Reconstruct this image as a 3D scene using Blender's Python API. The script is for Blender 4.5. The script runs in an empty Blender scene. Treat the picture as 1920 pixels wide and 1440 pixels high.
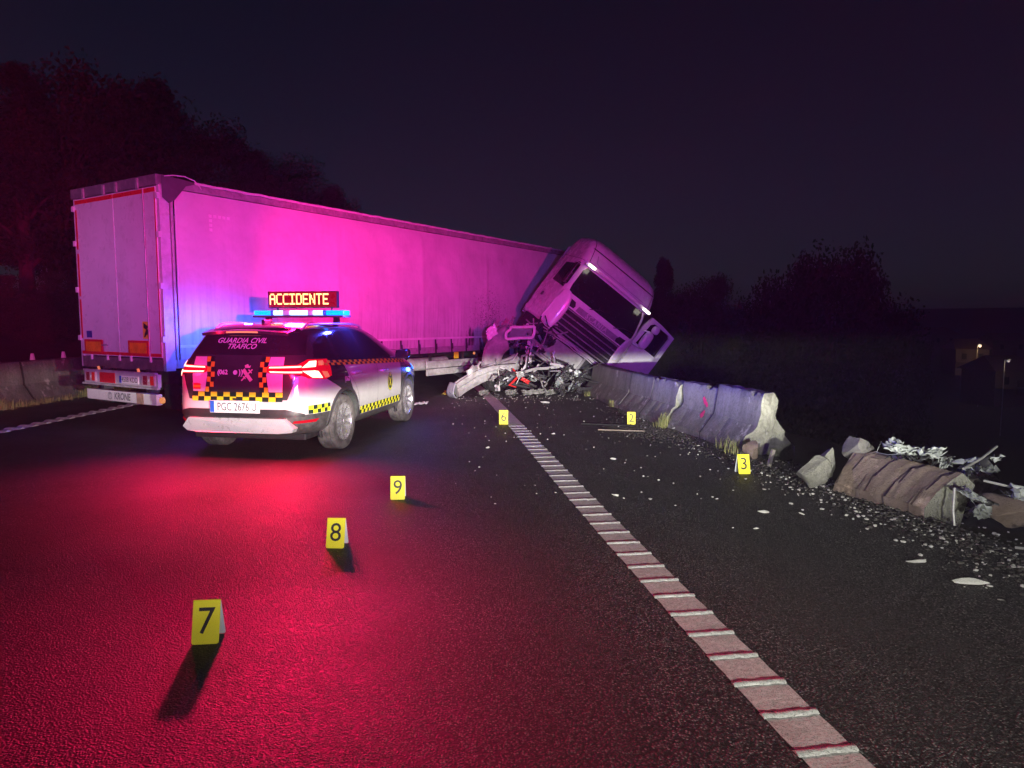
import bpy, bmesh, math, random
import numpy as np
from mathutils import Vector, Matrix, Euler, noise
from mathutils.bvhtree import BVHTree
random.seed(7)
rad = math.radians
scn = bpy.context.scene
COL = scn.collection

# ------------------------------------------------------------------ camera
CAMH = 1.7
cam_d = bpy.data.cameras.new('camera'); cam = bpy.data.objects.new('camera', cam_d); COL.objects.link(cam)
cam.location = (0, 0, CAMH); cam.rotation_euler = (rad(90 - 5.104), 0, 0)
cam_d.sensor_fit = 'HORIZONTAL'; cam_d.sensor_width = 36; cam_d.lens = 36 * 1310 / 1920
cam_d.clip_start = 0.05; cam_d.clip_end = 4000
scn.camera = cam

# ------------------------------------------------------------------ night sky
world = bpy.data.worlds.new('World'); scn.world = world; world.use_nodes = True
wn = world.node_tree; wn.nodes.clear()
sky = wn.nodes.new('ShaderNodeTexSky'); sky.sky_type = 'NISHITA'; sky.sun_disc = False
sky.sun_elevation = rad(38); sky.sun_rotation = rad(150); sky.air_density = 1.0; sky.dust_density = .6   # moonlit night: the daylight sky at a few thousandths of its strength
tint = wn.nodes.new('ShaderNodeMix'); tint.data_type = 'RGBA'; tint.blend_type = 'MULTIPLY'
tint.inputs['Factor'].default_value = 1.0; tint.inputs['B'].default_value = (.62, 0.76, 1.10, 1)
bgn = wn.nodes.new('ShaderNodeBackground'); bgn.inputs['Strength'].default_value = 0.0024
won = wn.nodes.new('ShaderNodeOutputWorld')
wn.links.new(sky.outputs[0], tint.inputs['A']); wn.links.new(tint.outputs['Result'], bgn.inputs['Color'])
wn.links.new(bgn.outputs[0], won.inputs['Surface'])
fill_sun_d = bpy.data.lights.new('fill_sun', 'SUN'); fill_sun_d.energy = 0.004; fill_sun_d.angle = rad(5); fill_sun_d.color = (.7, .8, 1)  # weak sun added as overall night fill
fill_sun = bpy.data.objects.new('fill_sun', fill_sun_d); COL.objects.link(fill_sun); fill_sun.rotation_euler = (rad(52), 0, rad(30))

scn.view_settings.view_transform = 'Standard'; scn.view_settings.look = 'None'
scn.view_settings.exposure = 0.0; scn.view_settings.gamma = 1.0; scn.view_settings.use_curve_mapping = False
scn.cycles.use_denoising = True
scn.cycles.use_adaptive_sampling = True; scn.cycles.adaptive_threshold = .035; scn.cycles.adaptive_min_samples = 24
try: scn.cycles.denoiser = 'OPENIMAGEDENOISE'
except Exception: pass
scn.cycles.max_bounces = 3; scn.cycles.diffuse_bounces = 2; scn.cycles.glossy_bounces = 2; scn.cycles.transmission_bounces = 1
scn.cycles.volume_bounces = 0; scn.cycles.sample_clamp_indirect = 4.0; scn.cycles.caustics_reflective = False
scn.cycles.caustics_refractive = False

# ------------------------------------------------------------------ lamps of the unseen patrol vehicle beside the camera, plus added fill beams
def lamp(name, kind, loc, power, color, radius=.05, target=None, angle=None, blend=.4):
    d = bpy.data.lights.new(name, kind); d.energy = power; d.color = color; d.shadow_soft_size = radius
    o = bpy.data.objects.new(name, d); COL.objects.link(o); o.location = loc
    if target is not None:
        v = Vector(target) - Vector(loc); o.rotation_euler = v.to_track_quat('-Z', 'Y').to_euler()
    if angle: d.spot_size = rad(angle); d.spot_blend = blend
    return o
def headlamp(loc, target, power, col):
    """Dipped headlamp: sharp horizontal cut-off, hot just below it, fading towards the road."""
    o = lamp('headlamp_beam', 'SPOT', loc, power, col, .05, target, 120, .3)
    d = o.data; d.use_nodes = True; nt = d.node_tree; nt.nodes.clear()
    N = nt.nodes.new; L = nt.links.new
    tc = N('ShaderNodeTexCoord'); sp = N('ShaderNodeSeparateXYZ'); L(tc.outputs['Normal'], sp.inputs[0])
    def m(op, a, b=None, c=None):
        n = N('ShaderNodeMath'); n.operation = op
        for i, v in enumerate((a, b, c)):
            if v is None: continue
            if isinstance(v, (int, float)): n.inputs[i].default_value = v
            else: L(v, n.inputs[i])
        return n.outputs[0]
    zz = m('ABSOLUTE', sp.outputs[2])
    v = m('DIVIDE', sp.outputs[1], zz); u = m('DIVIDE', sp.outputs[0], zz)
    mr = N('ShaderNodeMapRange'); mr.interpolation_type = 'SMOOTHSTEP'
    L(v, mr.inputs[0]); mr.inputs[1].default_value = 0.010; mr.inputs[2].default_value = -0.020
    mr.inputs[3].default_value = 0.0; mr.inputs[4].default_value = 1.0
    vb = m('DIVIDE', v, 0.050); fall = m('DIVIDE', 1.0, m('ADD', 1.0, m('POWER', m('ABSOLUTE', vb), 2.35)))
    ub = m('DIVIDE', u, 0.33); hf = m('DIVIDE', 1.0, m('ADD', 1.0, m('MULTIPLY', ub, ub)))
    st = m('ADD', m('MULTIPLY', m('MULTIPLY', mr.outputs[0], fall), hf), 0.0018)
    em = N('ShaderNodeEmission'); L(st, em.inputs['Strength']); out = N('ShaderNodeOutputLight'); L(em.outputs[0], out.inputs[0])
    return o
def beam(name, loc, target, power, col, su, sv, radius=.08):
    """Directional beam for LED modules and added fills: bell-shaped spread, su wide and sv high (tangents)."""
    o = lamp(name, 'SPOT', loc, power, col, radius, target, 150, .2)
    d = o.data; d.use_nodes = True; nt = d.node_tree; nt.nodes.clear(); N = nt.nodes.new; L = nt.links.new
    tc = N('ShaderNodeTexCoord'); sp = N('ShaderNodeSeparateXYZ'); L(tc.outputs['Normal'], sp.inputs[0])
    def m(op, a, b=None):
        n = N('ShaderNodeMath'); n.operation = op
        for i, v in enumerate((a, b)):
            if v is None: continue
            if isinstance(v, (int, float)): n.inputs[i].default_value = v
            else: L(v, n.inputs[i])
        return n.outputs[0]
    zz = m('ABSOLUTE', sp.outputs[2]); u = m('DIVIDE', m('DIVIDE', sp.outputs[0], zz), su); v = m('DIVIDE', m('DIVIDE', sp.outputs[1], zz), sv)
    st = m('POWER', 2.718, m('MULTIPLY', m('ADD', m('MULTIPLY', u, u), m('MULTIPLY', v, v)), -1.0))
    em = N('ShaderNodeEmission'); L(st, em.inputs['Strength']); out = N('ShaderNodeOutputLight'); L(em.outputs[0], out.inputs[0])
    return o
headlamp((2.25, -.25, .82), (-.6, 17, .82), 24000, (1.0, 1.0, .85))
headlamp((.85, -.25, .82), (.6, 20, .82), 9000, (1.0, 1.0, .85))
beam('beacon_and_fill_blue', (1.5, -5.5, 2.1), (-1.0, 16, 2.0), 7000, (.25, .10, 1.0), .46, .12)
beam('beacon_and_fill_blue', (-3.8, -5.5, 2.1), (-7.2, 11.8, 2.6), 3600, (.52, .36, 1.0), .10, .12)  # added blue-white beam that lifts the trailer's rear doors
beam('red_fill_beam', (5.2, -6.0, 2.3), (-3.4, 14.2, 2.9), 26000, (1.0, .005, .34), .25, .105)  # unseen red source, put far right so the trailer side alone catches it
beam('red_fill_beam', (-1.6, -5.5, 2.2), (-23, 31, 8.0), 24000, (1.0, .01, .19), .15, .24)  # added red beam tinting the left trees and the air

# ------------------------------------------------------------------ node helpers and materials
def new_mat(name):
    m = bpy.data.materials.new(name); m.use_nodes = True
    nt = m.node_tree; b = nt.nodes['Principled BSDF']
    return m, nt, b
def nmath(nt, op, a, b=None, c=None, clamp=False):
    n = nt.nodes.new('ShaderNodeMath'); n.operation = op; n.use_clamp = clamp
    for i, v in enumerate((a, b, c)):
        if v is None: continue
        if isinstance(v, (int, float)): n.inputs[i].default_value = v
        else: nt.links.new(v, n.inputs[i])
    return n.outputs[0]
def nnoise(nt, scale, detail=4, rough=.55, vec=None, dist=0):
    n = nt.nodes.new('ShaderNodeTexNoise'); n.inputs['Scale'].default_value = scale
    n.inputs['Detail'].default_value = detail; n.inputs['Roughness'].default_value = rough; n.inputs['Distortion'].default_value = dist
    if vec is not None: nt.links.new(vec, n.inputs['Vector'])
    return n.outputs['Fac']
def nramp(nt, fac, a, b, lo=0., hi=1.):
    n = nt.nodes.new('ShaderNodeMapRange'); nt.links.new(fac, n.inputs[0])
    n.inputs[1].default_value = a; n.inputs[2].default_value = b; n.inputs[3].default_value = lo; n.inputs[4].default_value = hi
    n.clamp = True
    return n.outputs[0]
def nmix(nt, fac, a, b):
    n = nt.nodes.new('ShaderNodeMix'); n.data_type = 'RGBA'
    for k, v in (('Factor', fac), ('A', a), ('B', b)):
        if isinstance(v, (int, float)): n.inputs[k].default_value = v
        elif isinstance(v, tuple): n.inputs[k].default_value = (*v, 1) if len(v) == 3 else v
        else: nt.links.new(v, n.inputs[k])
    return n.outputs['Result']
def objco(nt):
    t = nt.nodes.new('ShaderNodeTexCoord'); return t.outputs['Object']
def nbump(nt, b, h, strength, dist=.01):
    n = nt.nodes.new('ShaderNodeBump'); n.inputs['Strength'].default_value = strength; n.inputs['Distance'].default_value = dist
    nt.links.new(h, n.inputs['Height']); nt.links.new(n.outputs[0], b.inputs['Normal'])
    return n
MATS = {}
def simple(name, col, rough=.5, metal=0., spec=.5, var=.18, nscale=6., dirt=None, bump=0., bscale=40., coat=0., emit=None, estr=0.):
    """Paint, metal or plastic with uneven tone and gloss."""
    if name in MATS: return MATS[name]
    m, nt, b = new_mat(name)
    co = objco(nt)
    f = nnoise(nt, nscale, 3, .6, co)
    dk = tuple(c * (1 - var) for c in col); lt = tuple(min(1, c * (1 + var * .6)) for c in col)
    c = nmix(nt, nramp(nt, f, .3, .7), dk, lt)
    if dirt:
        f2 = nnoise(nt, dirt[1], 4, .7, co)
        c = nmix(nt, nramp(nt, f2, dirt[2], dirt[2] + .2, 0, dirt[3]), c, dirt[0])
    nt.links.new(c, b.inputs['Base Color'])
    f3 = nnoise(nt, nscale * 2.3, 2, .6, co)
    nt.links.new(nramp(nt, f3, .3, .7, max(.02, rough - .1), min(1, rough + .12)), b.inputs['Roughness'])
    b.inputs['Metallic'].default_value = metal; b.inputs['Specular IOR Level'].default_value = spec
    b.inputs['Coat Weight'].default_value = coat; b.inputs['Coat Roughness'].default_value = .06
    if bump: nbump(nt, b, nnoise(nt, bscale, 5, .6, co), bump)
    if emit:
        b.inputs['Emission Color'].default_value = (*emit, 1); b.inputs['Emission Strength'].default_value = estr
    MATS[name] = m
    return m
def glow(name, col, strength):
    if name in MATS: return MATS[name]
    m, nt, b = new_mat(name)
    b.inputs['Base Color'].default_value = (*[c * .3 for c in col], 1); b.inputs['Roughness'].default_value = .25
    b.inputs['Emission Color'].default_value = (*col, 1); b.inputs['Emission Strength'].default_value = strength
    MATS[name] = m
    return m

# ------------------------------------------------------------------ mesh helpers
class MB:
    def __init__(s): s.v = []; s.f = []
    def add(s, vs, fs, M=None):
        o = len(s.v)
        s.v += [tuple(M @ Vector(p)) if M is not None else tuple(p) for p in vs]
        s.f += [tuple(i + o for i in f) for f in fs]
        return s
    def box(s, lo, hi, M=None, ch=0.):
        (x0, y0, z0), (x1, y1, z1) = lo, hi
        if ch <= 0:
            vs = [(x0,y0,z0),(x1,y0,z0),(x1,y1,z0),(x0,y1,z0),(x0,y0,z1),(x1,y0,z1),(x1,y1,z1),(x0,y1,z1)]
            fs = [(3,2,1,0),(4,5,6,7),(0,1,5,4),(1,2,6,5),(2,3,7,6),(3,0,4,7)]
            return s.add(vs, fs, M)
        bm = bmesh.new(); bmesh.ops.create_cube(bm, size=1)
        for v in bm.verts: v.co = Vector(((x0+x1)/2 + v.co.x*(x1-x0), (y0+y1)/2 + v.co.y*(y1-y0), (z0+z1)/2 + v.co.z*(z1-z0)))
        bmesh.ops.bevel(bm, geom=bm.edges[:], offset=ch, segments=2, affect='EDGES', profile=.6)
        return s.bm(bm, M)
    def bm(s, bm, M=None):
        bm.verts.ensure_lookup_table(); bm.verts.index_update()
        s.add([v.co[:] for v in bm.verts], [[v.index for v in f.verts] for f in bm.faces], M); bm.free(); return s
    def tube(s, path, r, n=8, M=None, cap=True):
        P = [Vector(p) for p in path]; k = len(P); rs = r if isinstance(r, (list, tuple)) else [r] * k
        vs = []; up = Vector((0, 0, 1)); prev = None
        for i, p in enumerate(P):
            t = (P[min(i+1, k-1)] - P[max(i-1, 0)]).normalized()
            if prev is None:
                a = t.cross(up) if abs(t.z) < .95 else t.cross(Vector((1, 0, 0)))
            else: a = prev - t * prev.dot(t)
            a.normalize(); prev = a; b = t.cross(a)
            for j in range(n):
                q = 2*math.pi*j/n; vs.append(p + (a*math.cos(q) + b*math.sin(q)) * rs[i])
        fs = [(i*n+j, i*n+(j+1) % n, (i+1)*n+(j+1) % n, (i+1)*n+j) for i in range(k-1) for j in range(n)]
        if cap: fs += [tuple(range(n))[::-1], tuple((k-1)*n + j for j in range(n))]
        return s.add(vs, fs, M)
    def lathe(s, prof, n=32, M=None, close=True):
        """profile (radius, axial) revolved round local x"""
        vs = []; k = len(prof)
        for j in range(n):
            q = 2*math.pi*j/n
            for (r, a) in prof: vs.append((a, r*math.cos(q), r*math.sin(q)))
        fs = []
        for j in range(n):
            for i in range(k - (0 if close else 1)):
                fs.append((j*k+i, j*k+(i+1) % k, ((j+1) % n)*k+(i+1) % k, ((j+1) % n)*k+i))
        return s.add(vs, fs, M)
    def grid(s, fn, nu, nv, M=None, wrap=False):
        vs = [fn(i/(nu-(0 if wrap else 1)), j/(nv-1)) for j in range(nv) for i in range(nu)]
        fs = []
        for j in range(nv-1):
            for i in range(nu if wrap else nu-1):
                a = j*nu+i; b = j*nu+(i+1) % nu
                fs.append((a, b, b+nu, a+nu))
        return s.add(vs, fs, M)
    def prism(s, poly, t0, t1, frame, M=None):
        """2D polygon extruded from t0 to t1; frame(u, v, t) -> xyz"""
        n = len(poly)
        vs = [frame(u, v, t0) for u, v in poly] + [frame(u, v, t1) for u, v in poly]
        fs = [tuple(range(n))[::-1], tuple(range(n, 2*n))] + [(i, (i+1) % n, n+(i+1) % n, n+i) for i in range(n)]
        return s.add(vs, fs, M)
    def build(s, name, mat, parent=None, smooth=False, angle=None):
        me = bpy.data.meshes.new(name); me.from_pydata(s.v, [], s.f); me.update()
        if mat is not None: me.materials.append(mat)
        bm = bmesh.new(); bm.from_mesh(me); bmesh.ops.recalc_face_normals(bm, faces=bm.faces)
        if smooth:
            lim = rad(angle or 35)
            for f in bm.faces: f.smooth = True
            for e in bm.edges:
                if len(e.link_faces) == 2 and e.calc_face_angle(0) > lim: e.smooth = False
        bm.to_mesh(me); bm.free()
        o = bpy.data.objects.new(name, me); COL.objects.link(o)
        if parent is not None: o.parent = parent
        return o
def tag(o, label, cat, group=None):
    o['label'] = label; o['category'] = cat
    if group: o['group'] = group
    return o
def struct(o): o['kind'] = 'structure'; return o
def stuff(o): o['kind'] = 'stuff'; return o
def thing(name, label, cat, loc=(0, 0, 0), rotz=0, group=None):
    o = bpy.data.objects.new(name, None); COL.objects.link(o); o.empty_display_size = .2
    o.location = loc; o.rotation_euler = (0, 0, rotz)
    return tag(o, label, cat, group)
def text2d(s, size=1., shear=0., bold=0., spacing=1.):
    c = bpy.data.curves.new('txt', 'FONT'); c.body = s; c.size = size; c.align_x = 'CENTER'; c.align_y = 'CENTER'
    c.shear = shear; c.offset = bold; c.resolution_u = 3; c.space_character = spacing
    o = bpy.data.objects.new('txt', c); COL.objects.link(o)
    me = bpy.data.meshes.new_from_object(o.evaluated_get(bpy.context.evaluated_depsgraph_get()))
    vs = [(v.co.x, v.co.y) for v in me.vertices]; fs = [tuple(p.vertices) for p in me.polygons]
    bpy.data.objects.remove(o); bpy.data.curves.remove(c); bpy.data.meshes.remove(me)
    return vs, fs
def tess(poly, maxlen=.05):
    bm = bmesh.new(); vs = [bm.verts.new((u, v, 0)) for u, v in poly]; bm.faces.new(vs)
    bmesh.ops.triangulate(bm, faces=bm.faces[:])
    for _ in range(9):
        es = [e for e in bm.edges if e.calc_length() > maxlen]
        if not es: break
        bmesh.ops.subdivide_edges(bm, edges=es, cuts=1); bmesh.ops.triangulate(bm, faces=[f for f in bm.faces if len(f.verts) > 3])
    bm.verts.index_update()
    r = [(v.co.x, v.co.y) for v in bm.verts], [tuple(v.index for v in f.verts) for f in bm.faces]
    bm.free(); return r
class Skin:
    """Lays thin panels, glass and lettering on to a curved shell."""
    def __init__(s, verts, faces): s.b = BVHTree.FromPolygons([Vector(v) for v in verts], faces)
    def lay(s, shapes, O, U, V, off, mb=None):
        mb = mb or MB(); O, U, V = Vector(O), Vector(U), Vector(V); D = -U.cross(V).normalized()
        for vs, fs in shapes:
            pts = []
            for (u, v) in vs:
                p = O + U*u + V*v
                h = s.b.ray_cast(p, D)
                if h[0] is None: pts.append(None); continue
                n = h[1]; n = n if n.dot(D) < 0 else -n
                pts.append(h[0] + (n*.6 - D*.4).normalized()*off)
            good = [f for f in fs if all(pts[i] is not None for i in f)]
            mb.add([p if p is not None else Vector((0, 0, 0)) for p in pts], good)
        # drop unused vertices
        used = sorted({i for f in mb.f for i in f}); mp = {k: i for i, k in enumerate(used)}
        mb.v = [mb.v[k] for k in used]; mb.f = [tuple(mp[i] for i in f) for f in mb.f]
        return mb
def rect(x0, y0, x1, y1): return [(x0, y0), (x1, y0), (x1, y1), (x0, y1)]
def interp(tab, z):
    if z <= tab[0][0]: return tab[0][1:]
    for a, b in zip(tab, tab[1:]):
        if z <= b[0]:
            t = (z - a[0]) / (b[0] - a[0]); return tuple(p + (q - p)*t for p, q in zip(a[1:], b[1:]))
    return tab[-1][1:]
def copy_tree(o, parent=None):
    c = o.copy(); COL.objects.link(c); c.parent = parent
    for ch in list(o.children): copy_tree(ch, c)
    return c
# ------------------------------------------------------------------ ground, road, markings
def xb(y): return 2.9 - .148*(y - 9.0)           # line of the right-hand barrier's toe
def xl(y): return -9.95 + .06*(y - 13.5)          # line of the left-hand barrier's toe
def sstep(a, b, t):
    t = max(0., min(1., (t - a)/(b - a))); return t*t*(3 - 2*t)
def terr(x, y):
    d = x - xb(max(-20, min(y, 60)))
    r = -.035 - 15.*sstep(.5, 34, d) - .25*sstep(.35, .9, d)
    l = xl(y) - x
    r += 2.4*sstep(.8, 14, l) + 5*sstep(20, 90, l)
    if d > 30: r += 26*sstep(120, 420, y*.75 + x*.25) * sstep(30, 90, d)
    n = noise.noise(Vector((x*.11, y*.11, 0)))
    k = sstep(.8, 6, max(d, l))
    return r + n*.6*k + noise.noise(Vector((x*.6, y*.6, 3)))*.12*k
def mat_soil():
    m, nt, b = new_mat('soil'); co = objco(nt)
    f = nnoise(nt, 1.3, 8, .65, co); g = nnoise(nt, 14, 6, .7, co)
    c = nmix(nt, nramp(nt, f, .35, .65), (.022, .026, .012), (.04, .035, .024)); c = nmix(nt, nramp(nt, g, .45, .7), c, (.03, .028, .02))
    nt.links.new(c, b.inputs['Base Color']); b.inputs['Roughness'].default_value = .95; nbump(nt, b, g, .6, .05)
    return m
xs = sorted(set([-260, -200, -150, -110, -80, -60, -45, -35, -28, -22, -18, -15] + [-13 + .5*i for i in range(80)] + [28, 31, 35, 40, 46, 54, 64, 76, 90, 110, 140, 180, 240, 320, 420, 560]))
ys = sorted(set([-25, -18, -12] + [-8 + .8*i for i in range(60)] + [42, 45, 49, 54, 60, 68, 78, 90, 105, 125, 150, 180, 220, 270, 330, 420, 540, 700, 900]))
g = MB()
nx = len(xs)
g.v = [(x, y, terr(x, y)) for y in ys for x in xs]
g.f = [(j*nx+i, j*nx+i+1, (j+1)*nx+i+1, (j+1)*nx+i) for j in range(len(ys)-1) for i in range(nx-1)]
struct(g.build('ground', mat_soil(), smooth=True, angle=180))

def mat_asphalt():
    m, nt, b = new_mat('asphalt'); co = objco(nt)
    vo = nt.nodes.new('ShaderNodeTexVoronoi'); vo.inputs['Scale'].default_value = 88; vo.inputs['Randomness'].default_value = 1
    nt.links.new(co, vo.inputs['Vector'])
    d = vo.outputs['Distance']; sepc = nt.nodes.new('ShaderNodeSeparateColor'); nt.links.new(vo.outputs['Color'], sepc.inputs[0])
    cell = sepc.outputs[0]
    big = nnoise(nt, .55, 5, .55, co); mid = nnoise(nt, 5, 6, .6, co)
    stone = nmix(nt, nmath(nt, 'POWER', cell, 3.4), (.020, .020, .022), (.27, .265, .255))
    c = nmix(nt, nramp(nt, d, .32, .62), stone, (.008, .008, .009))
    c = nmix(nt, nramp(nt, mid, .35, .7, 0, .18), c, (.03, .03, .032))
    # darker streaks along the lane
    sp = nt.nodes.new('ShaderNodeSeparateXYZ'); nt.links.new(co, sp.inputs[0])
    lane = nmath(nt, 'ADD', sp.outputs[0], nmath(nt, 'MULTIPLY', sp.outputs[1], .07))
    st = nmath(nt, 'SINE', nmath(nt, 'MULTIPLY', lane, 3.3))
    c = nmix(nt, nramp(nt, nmath(nt, 'ADD', st, nmath(nt, 'MULTIPLY', big, 1.2)), .4, 1.6, 0, .42), c, (.014, .014, .015))
    # tar-filled cracks and darker repair patches
    v2 = nt.nodes.new('ShaderNodeTexVoronoi'); v2.feature = 'DISTANCE_TO_EDGE'; v2.inputs['Scale'].default_value = .33; wv = nt.nodes.new('ShaderNodeVectorMath'); wv.operation = 'ADD'
    nz = nt.nodes.new('ShaderNodeTexNoise'); nz.inputs['Scale'].default_value = 1.6; nz.inputs['Detail'].default_value = 4; nt.links.new(co, nz.inputs['Vector']); nt.links.new(co, wv.inputs[0]); nt.links.new(nz.outputs['Color'], wv.inputs[1]); nt.links.new(wv.outputs[0], v2.inputs['Vector'])
    c = nmix(nt, nramp(nt, v2.outputs['Distance'], .004, .0015, 0, .7), c, (.012, .012, .012))
    c = nmix(nt, nramp(nt, nnoise(nt, .8, 3, .5, co), .52, .60, 0, .45), c, (.022, .022, .023))
    nt.links.new(c, b.inputs['Base Color'])
    r = nmath(nt, 'ADD', nramp(nt, big, .3, .7, .46, .62), nmath(nt, 'MULTIPLY', cell, .22))
    nt.links.new(r, b.inputs['Roughness']); b.inputs['Specular IOR Level'].default_value = .5
    h = nmath(nt, 'ADD', nmath(nt, 'MULTIPLY', nramp(nt, d, .05, .62, 1, 0), nmath(nt, 'ADD', .45, cell)), nmath(nt, 'MULTIPLY', mid, .7))
    nbump(nt, b, h, .8, .006)
    return m
ASPH = mat_asphalt()
g = MB(); N_ = 60
rows = [-8 + i*(70/ N_) for i in range(N_+1)]
for y in rows: g.v += [(xl(y) - .25, y, 0), (-6, y, 0), (-2, y, 0), (xb(y) - 1.2, y, 0), (xb(y) + .42 + .1*math.sin(y*5), y, -.004)]
for j in range(N_):
    for i in range(4): g.f.append((j*5+i, j*5+i+1, (j+1)*5+i+1, (j+1)*5+i))
road = struct(g.build('road', ASPH))

def mat_paint():
    m, nt, b = new_mat('road_paint'); co = objco(nt)
    f = nnoise(nt, 38, 8, .7, co); f2 = nnoise(nt, 5, 5, .6, co); f3 = nnoise(nt, 160, 4, .6, co)
    c = nmix(nt, nramp(nt, f, .35, .6), (.42, .41, .40), (.66, .65, .64)); c = nmix(nt, nramp(nt, f2, .5, .72, 0, .6), c, (.33, .32, .31))
    c = nmix(nt, nramp(nt, f3, .56, .64, 0, .8), c, (.07, .07, .07))
    nt.links.new(c, b.inputs['Base Color']); b.inputs['Roughness'].default_value = .62; nbump(nt, b, nmath(nt, 'ADD', f, f3), .7, .006)
    return m
PAINT = mat_paint()
pr = np.polyfit([2.53, 2.94, 4.11, 5.04, 7.28, 9.32, 11.24, 13.29, 18.25], [1.30, 1.175, 1.0, .87, .59, .345, .095, -.215, -.915], 3)
def xr(y): return float(np.polyval(pr, max(2.3, y))) + max(0, 2.3 - y)*.16
def xw(y): return -7.86 + .035*(y - 12)
def line_mesh(fx, y0, y1, w, name):
    m = MB(); n = int((y1 - y0)/.06)
    for i in range(n+1):
        y = y0 + (y1 - y0)*i/n; x = fx(y)
        j1, j2 = (noise.noise(Vector((y*9, k, 0)))*.007 for k in (1.3, 7.7))
        m.v += [(x - w/2 + j1, y, .004), (x + w/2 + j2, y, .004)]
    m.f = [(2*i, 2*i+1, 2*i+3, 2*i+2) for i in range(n)]
    return struct(m.build(name, PAINT))
rl = line_mesh(xr, 1.2, 24, .25, 'edge_line'); ll = line_mesh(xw, 7.5, 17, .22, 'edge_line')
def ridge_mesh(w, l, h, seed):
    m = MB(); nu = 14; prof = [(0, -.001), (.18*l, .55*h), (.5*l, h), (.8*l, .8*h), (l, -.001)]
    for i in range(nu):
        u = i/(nu-1) - .5
        for k, (y, z) in enumerate(prof):
            q = noise.noise(Vector((u*6, k*.7, seed)))
            m.v.append((u*w*(1.04 + .03*noise.noise(Vector((k, seed, i*.4)))), y + q*.012, z*(1 + .35*q) if z > 0 else z))
    K = len(prof)
    for i in range(nu-1):
        for k in range(K-1): m.f.append((i*K+k, i*K+k+1, (i+1)*K+k+1, (i+1)*K+k))
    m.f += [tuple(range(K)), tuple((nu-1)*K + k for k in range(K))]
    return m
rid = [ridge_mesh(.25, .045, .0085, 3.1*i).build('ridge', PAINT, rl, True, 60) for i in range(4)]
base = [o.data for o in rid]
for o in rid: bpy.data.objects.remove(o)
y = 1.3; k = 0
while y < 11.4:
    o = bpy.data.objects.new('ridge', base[k % 4]); COL.objects.link(o); o.parent = rl
    o.location = (xr(y), y, .0045); o.rotation_euler = (0, 0, math.atan2(xr(y) - xr(y+.1), .1)); k += 1; y += .262
lr = [ridge_mesh(.24, .16, .022, 3.1*i + 50).build('ridge', PAINT, ll, True, 60) for i in range(3)]
lb = [o.data for o in lr]
for o in lr: bpy.data.objects.remove(o)
y = 7.6
while y < 16.5:
    o = bpy.data.objects.new('ridge', lb[k % 3]); COL.objects.link(o); o.parent = ll
    o.location = (xw(y), y, .0045); k += 1; y += .30

# ------------------------------------------------------------------ concrete barriers
def mat_concrete(name, a, b_, stain, fresh=False):
    m, nt, b = new_mat(name); co = objco(nt)
    mp = nt.nodes.new('ShaderNodeMapping'); mp.inputs['Scale'].default_value = (1, 1, .25); nt.links.new(co, mp.inputs[0])
    f = nnoise(nt, 4, 8, .65, mp.outputs[0]); f2 = nnoise(nt, 26, 6, .65, co); f3 = nnoise(nt, 90, 4, .6, co)
    c = nmix(nt, nramp(nt, f, .3, .7), a, b_); c = nmix(nt, nramp(nt, f2, .48, .72, 0, .7), c, stain)
    if not fresh:
        # rain streaks running down the face
        mp2 = nt.nodes.new('ShaderNodeMapping'); mp2.inputs['Scale'].default_value = (5, 5, .5); nt.links.new(co, mp2.inputs[0])
        c = nmix(nt, nramp(nt, nnoise(nt, 1.6, 5, .6, mp2.outputs[0]), .52, .75, 0, .4), c, tuple(q*.4 for q in a))
        c = nmix(nt, nramp(nt, nnoise(nt, 2.6, 7, .7, co), .60, .68, 0, .8), c, tuple(min(1, q*2.1) for q in b_))
    nt.links.new(c, b.inputs['Base Color']); b.inputs['Roughness'].default_value = .9; b.inputs['Specular IOR Level'].default_value = .25
    nbump(nt, b, nmath(nt, 'ADD', nmath(nt, 'MULTIPLY', f2, 1.2 if fresh else .6), f3), 1. if fresh else .8, .03 if fresh else .016)
    return m
CONC = mat_concrete('old_concrete', (.095, .088, .082), (.205, .195, .188), (.06, .055, .052))
FRESH = mat_concrete('broken_concrete', (.24, .24, .20), (.36, .36, .31), (.17, .17, .145), True)
PROFILE = [(0, 0), (0, .085), (.012, .10), (.20, .345), (.265, .735), (.285, .75), (.455, .75), (.475, .735), (.54, .345), (.74, .085), (.74, -.35), (0, -.35)]
JOINT = simple('joint_gap_shade', (.02, .018, .017), .9)
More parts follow.
